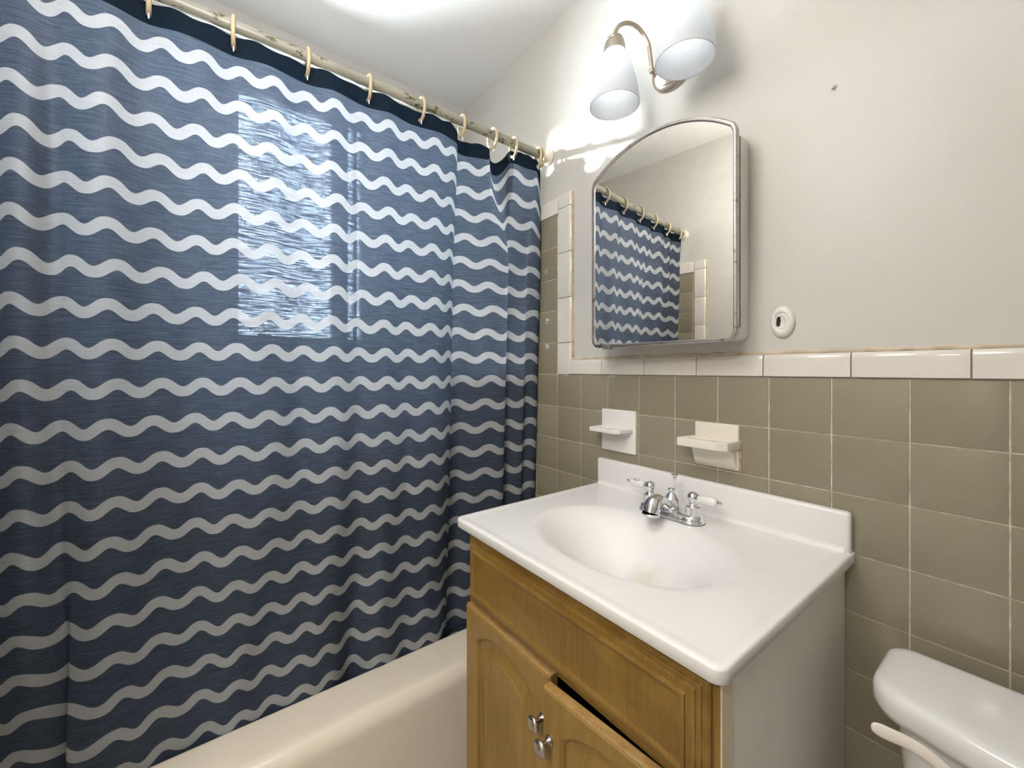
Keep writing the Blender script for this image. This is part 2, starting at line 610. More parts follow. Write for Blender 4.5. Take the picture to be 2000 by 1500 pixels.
# door wall with a doorway behind the camera
DX0, DX1, DZ = 0.13, 0.93, 0.83
b = B()
box(b, XL - TH, DX0, YF - TH, YF - WP, FLOOR, CEIL)
box(b, DX1, XR, YF - TH, YF - WP, FLOOR, CEIL)
box(b, DX0, DX1, YF - TH, YF - WP, DZ, CEIL)
wall_front = tag(mk('wall_front', b, 'plaster', base=(0, YF, FLOOR)), 'cream painted wall with the doorway, at the foot of the tub', kind='structure')
b = B()
box(b, DX0 - 0.07, DX0, YF - WP, YF + 0.012, FLOOR, DZ + 0.07, 0.003)
box(b, DX1, DX1 + 0.07, YF - WP, YF + 0.012, FLOOR, DZ + 0.07, 0.003)
box(b, DX0, DX1, YF - WP, YF + 0.012, DZ, DZ + 0.07, 0.003)
tag(mk('trim_1', b, 'trim'), 'painted casing around the doorway', kind='structure')
# hallway beyond the doorway, with an unseen lamp added there as fill light
b = B()
box(b, XL - TH, XR + TH, YF - 1.6 - TH, YF - 1.6, FLOOR, CEIL)
box(b, XL - TH - 0.05, XL - TH, YF - 1.6, YF - TH, FLOOR, CEIL)
tag(mk('wall_hallway', b, 'hall_wall'), 'plain hallway walls beyond the doorway', kind='structure')
hl = empty('hall_fill_lamp', (1.02, YF - 0.80, CEIL), 'added hallway fill lamp, unseen beyond the doorway', 'lamp')
mk('canopy', lathe(B(), [(0.0, 0.0), (0.16, 0.0), (0.16, -0.02), (0.0, -0.02)], 32, (1.02, YF - 0.80, CEIL)), 'nickel', hl)
mk('globe', lathe(B(), [(0.15, -0.02), (0.145, -0.05), (0.11, -0.08), (0.05, -0.095), (0.0, -0.1)], 32, (1.02, YF - 0.80, CEIL)), 'hall_fill_glow', hl, True)
ld = bpy.data.lights.new('hall_fill_area', 'AREA')  # disc light that carries the added hallway fill
ld.shape = 'DISK'
ld.size = 0.5
ld.energy = HALL_FILL_W
ld.color = (1.0, 0.965, 0.91)
lo = bpy.data.objects.new('hall_fill_area', ld)
col.objects.link(lo)
lo.parent = hl
lo.location = (0, 0, -0.13)

# unseen pendant globe added to brighten the room, above and beside the camera
GX, GY, GD, GR = 0.37, -0.97, 0.46, 0.17
gl = empty('fill_globe', (GX, GY, CEIL), 'added round opal globe, unseen fill light for the bathroom', 'added fill lamp')
mk('canopy', lathe(B(), [(0.0, 0.0), (0.06, 0.0), (0.057, -0.012), (0.03, -0.025), (0.0, -0.025)], 32, (GX, GY, CEIL)), 'nickel', gl, True, 40)
mk('stem', tube(B(), [(GX, GY, CEIL - 0.02), (GX, GY, CEIL - GD + GR - 0.01)], 0.006, 12), 'nickel', gl, True)
mk('globe', lathe(B(), [(GR * math.sin(R(a)), -GD + GR * math.cos(R(a))) for a in range(12, 180, 8)] + [(0.0, -GD - GR)], 32, (GX, GY, CEIL)), 'fill_globe_glow', gl, True, 180)

# tub-side wall with its window opening
WY0, WY1, WZ0, WZ1 = -0.905, -0.42, 0.105, 1.045
b = B()
y0, y1 = YF - TH, WP
box(b, XL - TH, XL, y0, WY0, FLOOR, CEIL)
box(b, XL - TH, XL, WY1, y1, FLOOR, CEIL)
box(b, XL - TH, XL, WY0, WY1, FLOOR, WZ0)
box(b, XL - TH, XL, WY0, WY1, WZ1, CEIL)
tag(mk('wall_left', b, 'plaster', base=(XL, 0, FLOOR)), 'cream painted wall along the tub with the window', kind='structure')
win = empty('window_1', (XL - 0.05, (WY0 + WY1) / 2, WZ0), 'white window with a narrow side light behind the shower curtain', kind='structure')
b = B()
fx0, fx1 = XL - 0.10, XL - 0.06
box(b, fx0, fx1, WY0, WY0 + 0.03, WZ0, WZ1)
box(b, fx0, fx1, WY1 - 0.03, WY1, WZ0, WZ1)
box(b, fx0, fx1, WY0 + 0.03, WY1 - 0.03, WZ0, WZ0 + 0.035)
box(b, fx0, fx1, WY0 + 0.03, WY1 - 0.03, WZ1 - 0.03, WZ1)
mk('window_frame', b, 'trim', win)
mk('mullion', box(B(), fx0, fx1, -0.565, -0.505, WZ0 + 0.035, WZ1 - 0.03), 'trim', win)
mk('muntin', box(B(), fx0 + 0.005, fx1 - 0.01, -0.478, -0.466, WZ0 + 0.035, WZ1 - 0.03), 'trim', win)
for ya, yb in ((WY0 + 0.03, -0.565), (-0.505, WY1 - 0.03)):
    mk('pane', box(B(), fx0 + 0.018, fx0 + 0.021, ya, yb, WZ0 + 0.035, WZ1 - 0.03), 'glass', win)
mk('window_sill', box(B(), XL - 0.06, XL + 0.02, WY0 - 0.03, WY1 + 0.03, WZ0 - 0.02, WZ0, 0.003), 'trim', win)

# ------------------------------------------------------------------ wall tiles
TP, TJ = 0.11, 0.0022
def tile_mesh(w, h, mat, name, round_top=0.0):
    t = bmesh.new()
    bmesh.ops.create_cube(t, size=1.0)
    for v in t.verts:
        v.co = Vector((v.co.x * w, 0.0025 + v.co.y * 0.006, v.co.z * h))
    es = [e for e in t.edges if all(v.co.y < 0 for v in e.verts)]
    bmesh.ops.bevel(t, geom=es, offset=0.0016, segments=2, profile=0.6, affect='EDGES')
    bmesh.ops.delete(t, geom=[f for f in t.faces if f.calc_center_median().y > 0.0054], context='FACES')
    me = bpy.data.meshes.new(name)
    t.to_mesh(me)
    t.free()
    me.materials.append(M[mat])
    for p in me.polygons:
        p.use_smooth = True
    me.set_sharp_from_angle(angle=R(50))
    return me

TM = tile_mesh(TP - TJ, TP - TJ, 'tile', 'tile')
def place(me, name, parent, x, y, z, flip=False, jit=0.25):
    o = bpy.data.objects.new(name, me)
    col.objects.link(o)
    o.parent = parent
    po = ORIG[parent]
    o.location = (x - po.x, y - po.y + random.uniform(-0.0003, 0.0003), z - po.z)
    o.rotation_euler = (R(random.uniform(-jit, jit)), 0, (math.pi if flip else 0) + R(random.uniform(-jit, jit)))
    return o

def tile_field(parent, y, cols, rows, flip, xoff, skip=None):
    for i in cols:
        for k in rows:
            x, z = xoff + (i + 0.5) * TP, (k + 0.5) * TP
            if z - TP / 2 < FLOOR - 0.02 or (skip and skip(x, z)):
                continue
            place(TM, 'tile', parent, x, y, z, flip)

# grout beds (the joints show between the tiles)
b = B()
box(b, XL, -0.213, 0.0012, 0.008, FLOOR, 0.55)
box(b, -0.213, XR, 0.0012, 0.008, FLOOR, 0.0)
mk('grout_bed', b, 'grout', wall_back)
b = box(B(), XL, -0.213, YF - 0.008, YF - 0.0012, FLOOR, 0.55)
mk('grout_bed', b, 'grout', wall_front)

def under_vanity(x, z):
    return (0.02 < x < 0.56 and z < -0.30)
tile_field(wall_back, 0.0, range(-8, -2), range(-11, 5), False, 0.003)
tile_field(wall_back, 0.0, range(-2, 13), range(-11, 0), False, 0.003, under_vanity)
tile_field(wall_front, YF, range(-8, -2), range(-4, 5), True, 0.003)

# white bullnose border
def bullnose(w, h, name):
    """piece w long, h high, rounded top edge; proud of the wall"""
    prof = [(0.006, -h / 2), (-0.0035, -h / 2), (-0.0045, -h / 2 + 0.001), (-0.0045, h / 2 - 0.012), (-0.0035, h / 2 - 0.005), (0.0, h / 2 - 0.001), (0.006, h / 2)]
    t = bmesh.new()
    prism(t, [(a, c) for a, c in prof], -w / 2, w / 2, plane='yz')
    bmesh.ops.remove_doubles(t, verts=t.verts[:], dist=1e-6)
    es = [e for e in t.edges if abs(e.verts[0].co.x - e.verts[1].co.x) < 1e-6 and min(e.verts[0].co.y, e.verts[1].co.y) < 0.004 and max(e.verts[0].co.y, e.verts[1].co.y) < 0.0059]
    bmesh.ops.bevel(t, geom=es, offset=0.0013, segments=2, profile=0.6, affect='EDGES')
    bmesh.ops.recalc_face_normals(t, faces=t.faces[:])
    me = bpy.data.meshes.new(name)
    t.to_mesh(me)
    t.free()
    me.materials.append(M['white_glaze'])
    for p in me.polygons:
        p.use_smooth = True
    me.set_sharp_from_angle(angle=R(35))
    return me

BH = 0.05
BM_ = bullnose(0.1505 - 0.0018, BH - TJ, 'bullnose_tile')
xs0 = -0.018 - 0.1505
x = -0.018
while x < XR - 0.02:
    w = min(0.1505, XR - x)
    me = BM_ if w > 0.15 else bullnose(w - 0.002, BH - TJ, 'bullnose_tile')
    place(me, 'bullnose_tile', wall_back, x + w / 2, 0, BH / 2 + 0.0005, jit=0.15)
    x += 0.1505
place(bullnose(0.137 - 0.0018, BH - TJ, 'bullnose_tile'), 'bullnose_tile', wall_back, -0.0865, 0, BH / 2 + 0.0005)
# small white filler at the inner corner
for parent, yy, flip in ((wall_back, 0.0, False), (wall_front, YF, True)):
    VB = bullnose(0.152 - 0.0018, 0.062 - TJ, 'bullnose_tile')
    zz = [0.61, 0.563, 0.411, 0.259, 0.107, 0.0]
    for i, (za, zb) in enumerate(zip(zz, zz[1:])):
        L_ = za - zb
        me = VB if abs(L_ - 0.152) < 0.001 else bullnose(L_ - 0.0018, 0.062 - TJ, 'bullnose_tile')
        o = bpy.data.objects.new('bullnose_tile', me)
        col.objects.link(o)
        o.parent = parent
        po = ORIG[parent]
        o.location = (-0.178 - po.x, yy - po.y, (za + zb) / 2 - po.z)
        if flip:
            o.rotation_euler = (0, R(90), math.pi)
            o.rotation_euler = (Matrix.Rotation(math.pi, 4, 'Z') @ Matrix.Rotation(R(-90), 4, 'Y')).to_euler()
        else:
            o.rotation_euler = (0, R(90), 0)
    # top border of the tub surround
    HB = bullnose(0.1505 - 0.0018, 0.06 - TJ, 'bullnose_tile')
    for i in range(4):
        place(HB, 'bullnose_tile', parent, -0.209 - 0.1505 * (i + 0.5), yy, 0.58, flip, 0.15)
# plaster ridge where the wall paint laps over the border
b = B()
pts = []
for i in range(120):
    xx = -0.155 + (XR + 0.155) * i / 119
    pts.append((xx, 0.0045, BH + 0.0015 + 0.0012 * math.sin(i * 1.7) + random.uniform(-0.0008, 0.0012)))
tube(b, pts, [0.0045 + random.uniform(-0.0008, 0.001) for _ in pts], 8)
mk('caulk_bead', b, simple('cracked_caulk', (0.58, 0.49, 0.37), 0.7, var=0.2, nscale=30), wall_back, True)
b = B()
pts = [(-0.1455 + random.uniform(-0.0007, 0.0007), 0.0045, 0.052 + 0.555 * i / 40) for i in range(41)]
tube(b, pts, [0.004 + random.uniform(-0.0008, 0.001) for _ in pts], 8)
mk('caulk_bead', b, simple('yellowed_caulk', (0.50, 0.40, 0.25), 0.7, var=0.25, nscale=40), wall_back, True)
b = B()
pts = [(-0.1455 + random.uniform(-0.0007, 0.0007), YF - 0.0045, 0.0 + 0.607 * i / 40) for i in range(41)]
tube(b, pts, 0.004, 8)
mk('caulk_bead', b, simple('aged_caulk', (0.55, 0.46, 0.28), 0.7, var=0.25, nscale=40), wall_front, True)

# ------------------------------------------------------------------ bathtub
RIM = -0.80
tub = empty('bathtub', (-0.5, YF / 2, FLOOR), 'cream enamelled bathtub below the striped curtain', 'bathtub')
def tub_shell():
    bm = B()
    # closed cross sections lofted as rounded rectangles: outer apron up, over the rim, down into the basin
    AX0, AX1, AY0, AY1 = XL + 0.001, -0.160, YF + 0.002, -0.006
    def rr(x0, x1, y0, y1, r, z, n=8):
        pts = []
        for cx, cy, a0 in ((x1 - r, y1 - r, 0), (x0 + r, y1 - r, 90), (x0 + r, y0 + r, 180), (x1 - r, y0 + r, 270)):
            for k in range(n + 1):
                a = R(a0 + 90 * k / n)
                pts.append(bm.verts.new((cx + r * math.cos(a), cy + r * math.sin(a), z)))
        return pts
    loops = [rr(AX0, AX1, AY0, AY1, 0.004, FLOOR)]
    loops.append(rr(AX0, AX1 - 0.002, AY0, AY1, 0.004, RIM - 0.045))
    for k in range(1, 9):                      # big outer roll of the front rim
        a = R(90 * k / 8)
        loops.append(rr(AX0, AX1 - 0.042 + 0.04 * math.cos(a), AY0, AY1, 0.004, RIM - 0.042 + 0.042 * math.sin(a)))
    ix0, ix1, iy0, iy1 = XL + 0.06, -0.297, YF + 0.09, -0.09
    for k in range(0, 7):
        a = R(90 * k / 6)
        s = 0.02 * math.sin(a)
        loops.append(rr(ix0 + s, ix1 - s, iy0 + s, iy1 - s, 0.13, RIM - 0.02 * (1 - math.cos(a))))
    for k, (s, z) in enumerate(((0.022, -0.92), (0.045, -1.03), (0.09, -1.10), (0.14, -1.13), (0.18, -1.135))):
        loops.append(rr(ix0 + s, ix1 - s, iy0 + s * 1.6, iy1 - s * 1.2, 0.13 - 0.25 * max(0, s - 0.08), z))
    for a, c in zip(loops, loops[1:]):
        n = len(a)
        for i in range(n):
            j = (i + 1) % n
            bm.faces.new((a[i], a[j], c[j], c[i]))
    bm.faces.new(loops[-1])
    return bm
mk('tub_body', tub_shell(), 'tub_enamel', tub, True, 60)
mk('drain', lathe(B(), [(0.0, 0.004), (0.02, 0.004), (0.026, 0.001), (0.026, -0.002)], 24, (-0.58, -0.40, -1.135)), 'chrome', tub, True)

# ------------------------------------------------------------------ shower rod
RODX, RODZ, RODR = -0.265, 0.765, 0.014
rod = empty('shower_rod', (RODX, YF / 2, RODZ), 'chipped painted shower curtain rod running to the vanity wall', 'curtain rod')
b = tube(B(), [(RODX, YF + 0.001, RODZ), (RODX, YF / 2, RODZ), (RODX, -0.001, RODZ)], RODR, 24)
mk('pole', b, 'rod', rod, True)
for yy, s in ((0.003, -1), (YF - 0.003, 1)):
    b = lathe(B(), [(0.0, 0.0), (0.026, 0.0), (0.026, 0.004), (0.021, 0.009), (0.019, 0.012), (0.018, 0.03), (0.014, 0.031)], 28, (RODX, yy, RODZ), (0, s, 0))
    mk('wall_flange', b, 'cream_ceramic', rod, True)

# ------------------------------------------------------------------ shower curtain
# plan path of the cloth at three heights: (y, offset in x from the hanging plane)
NODES = [  # top            middle            bottom
 ((-1.395, -.004), (-1.395, -.010), (-1.390, -.020)),
 ((-1.340,  .006), (-1.340,  .010), (-1.340,  .000)),
 ((-1.280, -.004), (-1.280, -.008), (-1.285, -.020)),
 ((-1.225,  .004), (-1.228,  .009), (-1.230, -.014)),
 ((-1.190, -.004), (-1.192, -.006), (-1.152, -.030)),
 ((-1.168,  .000), (-1.168,  .004), (-1.180,  .008)),
 ((-1.125,  .006), (-1.125,  .012), (-1.120,  .014)),
 ((-1.060, -.004), (-1.065, -.003), (-1.060,  .004)),
 ((-0.995,  .003), (-1.000, -.010), (-0.990, -.002)),
 ((-0.925, -.003), (-0.930,  .004), (-0.920,  .006)),
 ((-0.850,  .004), (-0.850,  .006), (-0.850,  .000)),
 ((-0.780, -.003), (-0.780, -.004), (-0.780,  .004)),
 ((-0.710,  .004), (-0.705,  .005), (-0.710,  .002)),
 ((-0.640, -.004), (-0.640, -.007), (-0.645, -.016)),
 ((-0.575,  .003), (-0.575,  .003), (-0.585,  .010)),
 ((-0.505, -.005), (-0.505, -.003), (-0.510,  .000)),
 ((-0.445,  .002), (-0.445,  .005), (-0.450,  .006)),
 ((-0.405,  .000), (-0.402,  .001), (-0.405,  .004)),
 ((-0.375, -.008), (-0.375, -.012), (-0.378, -.010)),
 ((-0.354, -.018), (-0.354, -.030), (-0.358, -.030)),
 ((-0.345, -.036), (-0.347, -.050), (-0.350, -.048)),
 ((-0.318, -.040), (-0.318, -.050), (-0.322, -.050)),
 ((-0.280, -.030), (-0.272, -.032), (-0.280, -.034)),
 ((-0.240, -.018), (-0.215, -.018), (-0.225, -.022)),
 ((-0.226, -.034), (-0.172, -.008), (-0.185, -.010)),
 ((-0.200, -.050), (-0.155, -.013), (-0.164, -.014)),
 ((-0.165, -.028), (-0.151, -.030), (-0.160, -.032)),
 ((-0.150, -.006), (-0.140, -.034), (-0.148, -.036)),
 ((-0.105, -.010), (-0.105, -.020), (-0.115, -.020)),
 ((-0.068, -.006), (-0.078, -.014), (-0.088, -.012)),
 ((-0.050, -.004), (-0.060, -.024), (-0.068, -.022)),
 ((-0.030, -.012), (-0.028, -.016), (-0.046, -.014)),
 ((-0.016, -.020), (-0.006, -.022), (-0.026, -.024)),
 ((-0.006, -.040), (-0.001, -.045), (-0.018, -.045)),
]
PER = 14
FOLD = 1.7
NODES = [tuple((y, d * FOLD) if 5 < i < 18 or i < 4 else (y, d) for y, d in n) for i, n in enumerate(NODES)]
P_top, P_mid, P_bot = (spline([n[i] for n in NODES], PER) for i in range(3))
NS = len(P_mid)
S_mid = [0.0]
for a, c in zip(P_mid, P_mid[1:]):
    k_ = 0.70 if len(S_mid) > 19.5 * PER else 1.0      # the print is drawn wider towards this end
    S_mid.append(S_mid[-1] + k_ * math.hypot(a[0] - c[0], a[1] - c[1]))
# phase so that a stripe crest falls where y = -0.912
i_ref = min(range(NS), key=lambda i: abs(P_mid[i][0] + 0.912))
U0 = S_mid[i_ref] - WAVE_L / 4
HEM_TOP, HEM_H, HEM_BOT = 0.751, 0.042, -0.93
RINGS_Y = [-1.335, -1.20, -1.059, -0.920, -0.774, -0.628, -0.482, -0.349, -0.237, -0.153, -0.048]
def top_z(y, i):
    """top edge of the hem: hangs a little between the rings"""
    near = min(abs(y - r) for r in RINGS_Y)
    return hem_z(i) - 0.0025 * math.cos(min(near, 0.07) / 0.07 * 2 * math.pi) + 0.002 * math.sin(i * 0.21)
def hem_z(i):
    z = HEM_TOP - 0.004
    f = i / PER
    z -= 0.014 * sstep(18.5, 20, f) * (1 - sstep(22.8, 23.6, f))
    z -= 0.040 * sstep(23.4, 24.6, f) * (1 - sstep(25.2, 26.6, f))
    z -= 0.045 * sstep(29.8, 32.5, f)
    return z
def cloth_pt(i, z):
    wt = sstep(0.36, 0.72, z)
    wb = 1 - sstep(-0.75, -0.35, z)
    wm = 1 - wt - wb
    y = P_top[i][0] * wt + P_mid[i][0] * wm + P_bot[i][0] * wb
    d = P_top[i][1] * wt + P_mid[i][1] * wm + P_bot[i][1] * wb
    base = -0.264 - 0.056 * (0.75 - z) / 1.55
    d += 0.0012 * math.sin(y * 41 + z * 7.3) + 0.0009 * math.sin(y * 83 - z * 11)
    return Vector((base + d, y, z))
def cloth_grid(zfun0, zfun1, rows):
    bm = B()
    uvl = bm.loops.layers.uv.new('cloth')
    g, uvs = [], {}
    for r in range(rows + 1):
        row = []
        for i in range(NS):
            yy = P_top[i][0]
            za, zb = zfun0(yy, i), zfun1(yy, i)
            z = za + (zb - za) * r / rows
            v = bm.verts.new(cloth_pt(i, z))
            # cloth height coordinate follows the hem drop near the top
            drop = (HEM_TOP - 0.004 - hem_z(i)) * sstep(0.25, 0.72, z)
            uvs[v] = (S_mid[i] - U0, z + drop)
            row.append(v)
        g.append(row)
    for r in range(rows):
        for i in range(NS - 1):
            f = bm.faces.new((g[r][i], g[r][i + 1], g[r + 1][i + 1], g[r + 1][i]))
            for lp in f.loops:
                lp[uvl].uv = uvs[lp.vert]
    return bm
curtain = empty('shower_curtain', (-0.3, YF / 2, HEM_BOT), 'navy shower curtain with wavy white stripes hanging into the tub', 'shower curtain')
mk('cloth_panel', cloth_grid(lambda y, i: hem_z(i) - HEM_H, lambda y, i: HEM_BOT, 130), 'cloth', curtain, True, 180, recalc=False)
o = mk('top_hem', cloth_grid(top_z, lambda y, i: hem_z(i) - HEM_H, 6), 'hem', curtain, True, 180, recalc=False)
tag(o, 'solid dark navy hem band')

# curtain rings, each its own thing
def make_ring():
    root = empty('curtain_ring', (RODX, 0, RODZ))
    b = B()
    pts = []
    for k in range(28):
        a = 2 * math.pi * k / 28
        pts.append((RODX + 0.021 * math.sin(a), 0, RODZ - 0.0125 + 0.0315 * math.cos(a)))
    t = tube(b, pts, 0.0044, 10, closed=True)
    mk('loop', b, 'plastic_ring', root, True)
    b = lathe(B(), [(0.0, 0.0), (0.0018, 0.003), (0.0024, 0.008), (0.0034, 0.016)], 10, (RODX + 0.003, 0, RODZ - 0.0585))
    mk('pin', b, 'pin', root, True)
    return root
ring0 = make_ring()
RLAB = ['cream plastic curtain ring nearest the door wall, above the left end of the hem',
        'cream plastic curtain ring second from the door wall',
        'leftmost visible cream curtain ring, cut by the top edge of the photo',
        'second visible cream curtain ring from the left, largest in full view',
        'third visible cream curtain ring from the left',
        'fourth visible cream curtain ring from the left',
        'fifth visible cream curtain ring from the left',
        'cream curtain ring just below the corner of ceiling and walls',
        'cream curtain ring at the right end of the short lowered hem',
        'cream curtain ring holding the left corner of the last hem piece',
        'cream curtain ring holding the curtain corner nearest the vanity wall',
        'spare cream curtain ring hanging empty beside the rod flange']
for i, yy in enumerate(RINGS_Y + [-0.036]):
    r_ = ring0 if i == 0 else copy_tree(ring0)
    r_.location = (RODX, yy, RODZ + Z0)
    r_.rotation_euler = (0, 0, R(random.uniform(-9, 9)))
    tag(r_, RLAB[i], 'curtain ring', 'plastic rings on the shower rod')

# ------------------------------------------------------------------ vanity cabinet
VX0, VX1, VY, VT, VB = 0.004, 0.575, -0.482, -0.345, FLOOR
van = empty('vanity_cabinet', ((VX0 + VX1) / 2, VY / 2, FLOOR), 'honey-brown wooden vanity cabinet with white sides under the sink', 'vanity cabinet')
mk('side_panel', box(B(), VX1 - 0.014, VX1, VY + 0.018, -0.004, FLOOR, VT, 0.001), 'laminate', van)
mk('side_panel', box(B(), VX0, VX0 + 0.014, VY + 0.018, -0.004, FLOOR, VT, 0.001), 'laminate', van)
mk('floor_panel', box(B(), VX0 + 0.014, VX1 - 0.014, VY + 0.02, -0.006, -1.10, -1.085), 'maroon', van)
mk('back_panel', box(B(), VX0 + 0.014, VX1 - 0.014, -0.012, -0.006, FLOOR, VT - 0.01), 'maroon', van)
for lx in (VX0 + 0.014, VX1 - 0.020):
    mk('lining', box(B(), lx, lx + 0.006, VY + 0.02, -0.014, -1.08, VT - 0.01), 'maroon', van)
b = B()
box(b, VX0, VX0 + 0.035, VY, VY + 0.018, -1.10, VT, 0.001)
box(b, VX1 - 0.035, VX1 - 0.0, VY, VY + 0.018, -1.10, VT, 0.001)
box(b, VX0 + 0.035, VX1 - 0.035, VY, VY + 0.018, VT - 0.03, VT)
box(b, VX0 + 0.035, VX1 - 0.035, VY, VY + 0.018, -0.515, -0.485)
box(b, VX0 + 0.035, VX1 - 0.035, VY, VY + 0.018, -1.10, -1.06)
mk('face_frame', b, 'wood', van)
mk('edge_strip', box(B(), VX1, VX1 + 0.002, VY, VY + 0.026, -1.10, VT - 0.001), 'cream_edge', van)
mk('toe_kick', box(B(), VX0 + 0.014, VX1 - 0.014, VY + 0.06, VY + 0.075, FLOOR, -1.10), 'wood_dark', van)
# false drawer front: stepped border and raised field
def stepped(bm, x0, x1, z0, z1, yback, steps):
    """steps: list of (inset, y) loops from the back edge to the field"""
    loops = []
    for ins, yy in steps:
        loops.append([bm.verts.new(c) for c in ((x0 + ins, yy, z0 + ins), (x1 - ins, yy, z0 + ins), (x1 - ins, yy, z1 - ins), (x0 + ins, yy, z1 - ins))])
    for a, c in zip(loops, loops[1:]):
        for i in range(4):
            j = (i + 1) % 4
            bm.faces.new((a[i], a[j], c[j], c[i]))
    bm.faces.new(loops[-1])
    bm.faces.new(loops[0][::-1])
    return bm
b = stepped(B(), 0.016, 0.566, -0.503, -0.356, VY, [(0, VY), (0, VY - 0.006), (0.003, VY - 0.009), (0.008, VY - 0.0095), (0.0085, VY - 0.0125), (0.012, VY - 0.0135), (0.014, VY - 0.0135), (0.0145, VY - 0.016), (0.025, VY - 0.0175), (0.0255, VY - 0.0215), (0.029, VY - 0.0215), (0.034, VY - 0.019)])
o = mk('drawer_front', b, 'wood_dark', van)

# arched panel doors
def door_front(x0, x1, z0, z1, name, hinge_right):
    """frame with an arched opening, raised panel inside; built closed, front towards -y"""
    yb, yf = VY - 0.001, VY - 0.020
    d = empty(name, ((x1 if hinge_right else x0), yb, z0))
    d.parent = van
    d.location = Vector(ORIG[d]) - ORIG[van]
    st = 0.040
    xa, xb = x0 + st, x1 - st
    zs, apex = z1 - 0.062, z1 - 0.026       # spring line and top of arch
    zl = z0 + 0.055
    n = 20
    arch = []
    for k in range(n + 1):
        t = k / n
        xx = xa + (xb - xa) * t
        arch.append((xx, zs + (apex - zs) * math.sin(math.pi * t) ** 0.75))
    # frame face built as quads strips around the opening, then thickened
    bm = B()
    rb = 0.004
    def ring_loops(insets):
        res = []
        for outer_in, yy in insets:
            res.append((outer_in, yy))
        return res
    # outer slab edges
    inner = [(xa, zl)] + arch + [(xb, zl)]
    outer = [(x0 + rb, z0 + rb)] + [(x0 + rb + (x1 - x0 - 2 * rb) * k / n, z1 - rb) for k in range(n + 1)] + [(x1 - rb, z0 + rb)]
    m_ = len(inner)
    vo = [bm.verts.new((a, yf, c)) for a, c in outer]
    vi = [bm.verts.new((a, yf, c)) for a, c in inner]
    # ogee groove then recessed panel bed
    def shrink(p, ins):
        cx, cz = (xa + xb) / 2, (zl + zs) / 2
        sx = ((xb - xa) / 2 - ins) / ((xb - xa) / 2)
        sz = ((zs - zl) / 2 - ins) / ((zs - zl) / 2)
        return (cx + (p[0] - cx) * sx, cz + (p[1] - cz) * sz)
    g1 = [bm.verts.new((shrink(p, 0.004)[0], yf + 0.004, shrink(p, 0.004)[1])) for p in inner]
    g2 = [bm.verts.new((shrink(p, 0.006)[0], yf + 0.009, shrink(p, 0.006)[1])) for p in inner]
    ou = [bm.verts.new((x0 + (a - x0 - rb) * (x1 - x0) / (x1 - x0 - 2 * rb), yf + rb, z0 + (c - z0 - rb) * (z1 - z0) / (z1 - z0 - 2 * rb))) for a, c in outer]
    ob = [bm.verts.new((v.co.x, yb, v.co.z)) for v in ou]
    for A, C in ((ob, ou), (ou, vo), (vo, vi), (vi, g1), (g1, g2)):
        for i in range(m_):
            j = (i + 1) % m_
            bm.faces.new((A[i], A[j], C[j], C[i]))
    bm.faces.new(ob)
    frame = mk('door_frame', bm, 'wood', d)
    # raised panel
    bm = B()
    l0 = [bm.verts.new((shrink(p, 0.005)[0], yf + 0.0088, shrink(p, 0.005)[1])) for p in inner]
    l1 = [bm.verts.new((shrink(p, 0.016)[0], yf + 0.0085, shrink(p, 0.016)[1])) for p in inner]
    l2 = [bm.verts.new((shrink(p, 0.034)[0], yf + 0.0025, shrink(p, 0.034)[1])) for p in inner]
    l3 = [bm.verts.new((shrink(p, 0.036)[0], yf + 0.0010, shrink(p, 0.036)[1])) for p in inner]
    for A, C in ((l0, l1), (l1, l2), (l2, l3)):
        for i in range(m_):
            j = (i + 1) % m_
            bm.faces.new((A[i], A[j], C[j], C[i]))
    bm.faces.new(l3)
    mk('raised_panel', bm, 'wood', d)
    # worn top edge
    mk('worn_edge', box(B(), x0 + 0.002, x1 - 0.002, yf + 0.0022, yb - 0.0005, z1 - 0.001, z1 + 0.0008, 0.0003, 1), 'wood_worn', d)
    kx = (x0 + 0.017) if hinge_right else (x1 - 0.017)
    kn = lathe(B(), [(0.0, 0.0), (0.0085, 0.0), (0.0085, 0.002), (0.0048, 0.005), (0.0045, 0.013), (0.0075, 0.017), (0.0125, 0.0195), (0.0135, 0.022), (0.0125, 0.0245), (0.008, 0.0265), (0.0, 0.0272)], 24, (kx, yf, -0.588), (0, -1, 0))
    mk('knob', kn, 'knob', d, True, 50)
    return d
dl = door_front(0.018, 0.296, -1.075, -0.508, 'door', False)
dr = door_front(0.299, 0.566, -1.075, -0.510, 'door', True)
tag(dl, 'closed left arched-panel door')
tag(dr, 'right arched-panel door standing slightly ajar')
dr.rotation_euler = (0, 0, R(4.6))

# ------------------------------------------------------------------ vanity top with integral sink
CX0, CX1, CY0, CY1, CT, CB = -0.020, 0.590, -0.508, -0.002, -0.325, -0.3445
SX, SY, SA, SB, SD = 0.292, -0.288, 0.212, 0.152, 0.102
vtop = empty('sink_counter', ((CX0 + CX1) / 2, -0.25, CB), 'white cultured-marble vanity top with an oval sink moulded in', 'sink top')
def sink_z(x, y):
    r = math.hypot((x - SX) / SA, (y - SY) / SB) / 1.06
    if r >= 1:
        return 0.0
    return -SD * (0.5 + 0.5 * math.cos(math.pi * r ** 1.15)) ** 0.9
def edge_line(n0, a, c, rad):
    """coordinates from a to c, dense near both ends for the rounded edge"""
    r = [a + rad * (1 - math.cos(R(90 * k / 6))) for k in range(7)]
    m = [a + rad + (c - a - 2 * rad) * k / n0 for k in range(1, n0)]
    e = [c - rad * (1 - math.cos(R(90 * k / 6))) for k in range(6, -1, -1)]
    return r + m + e
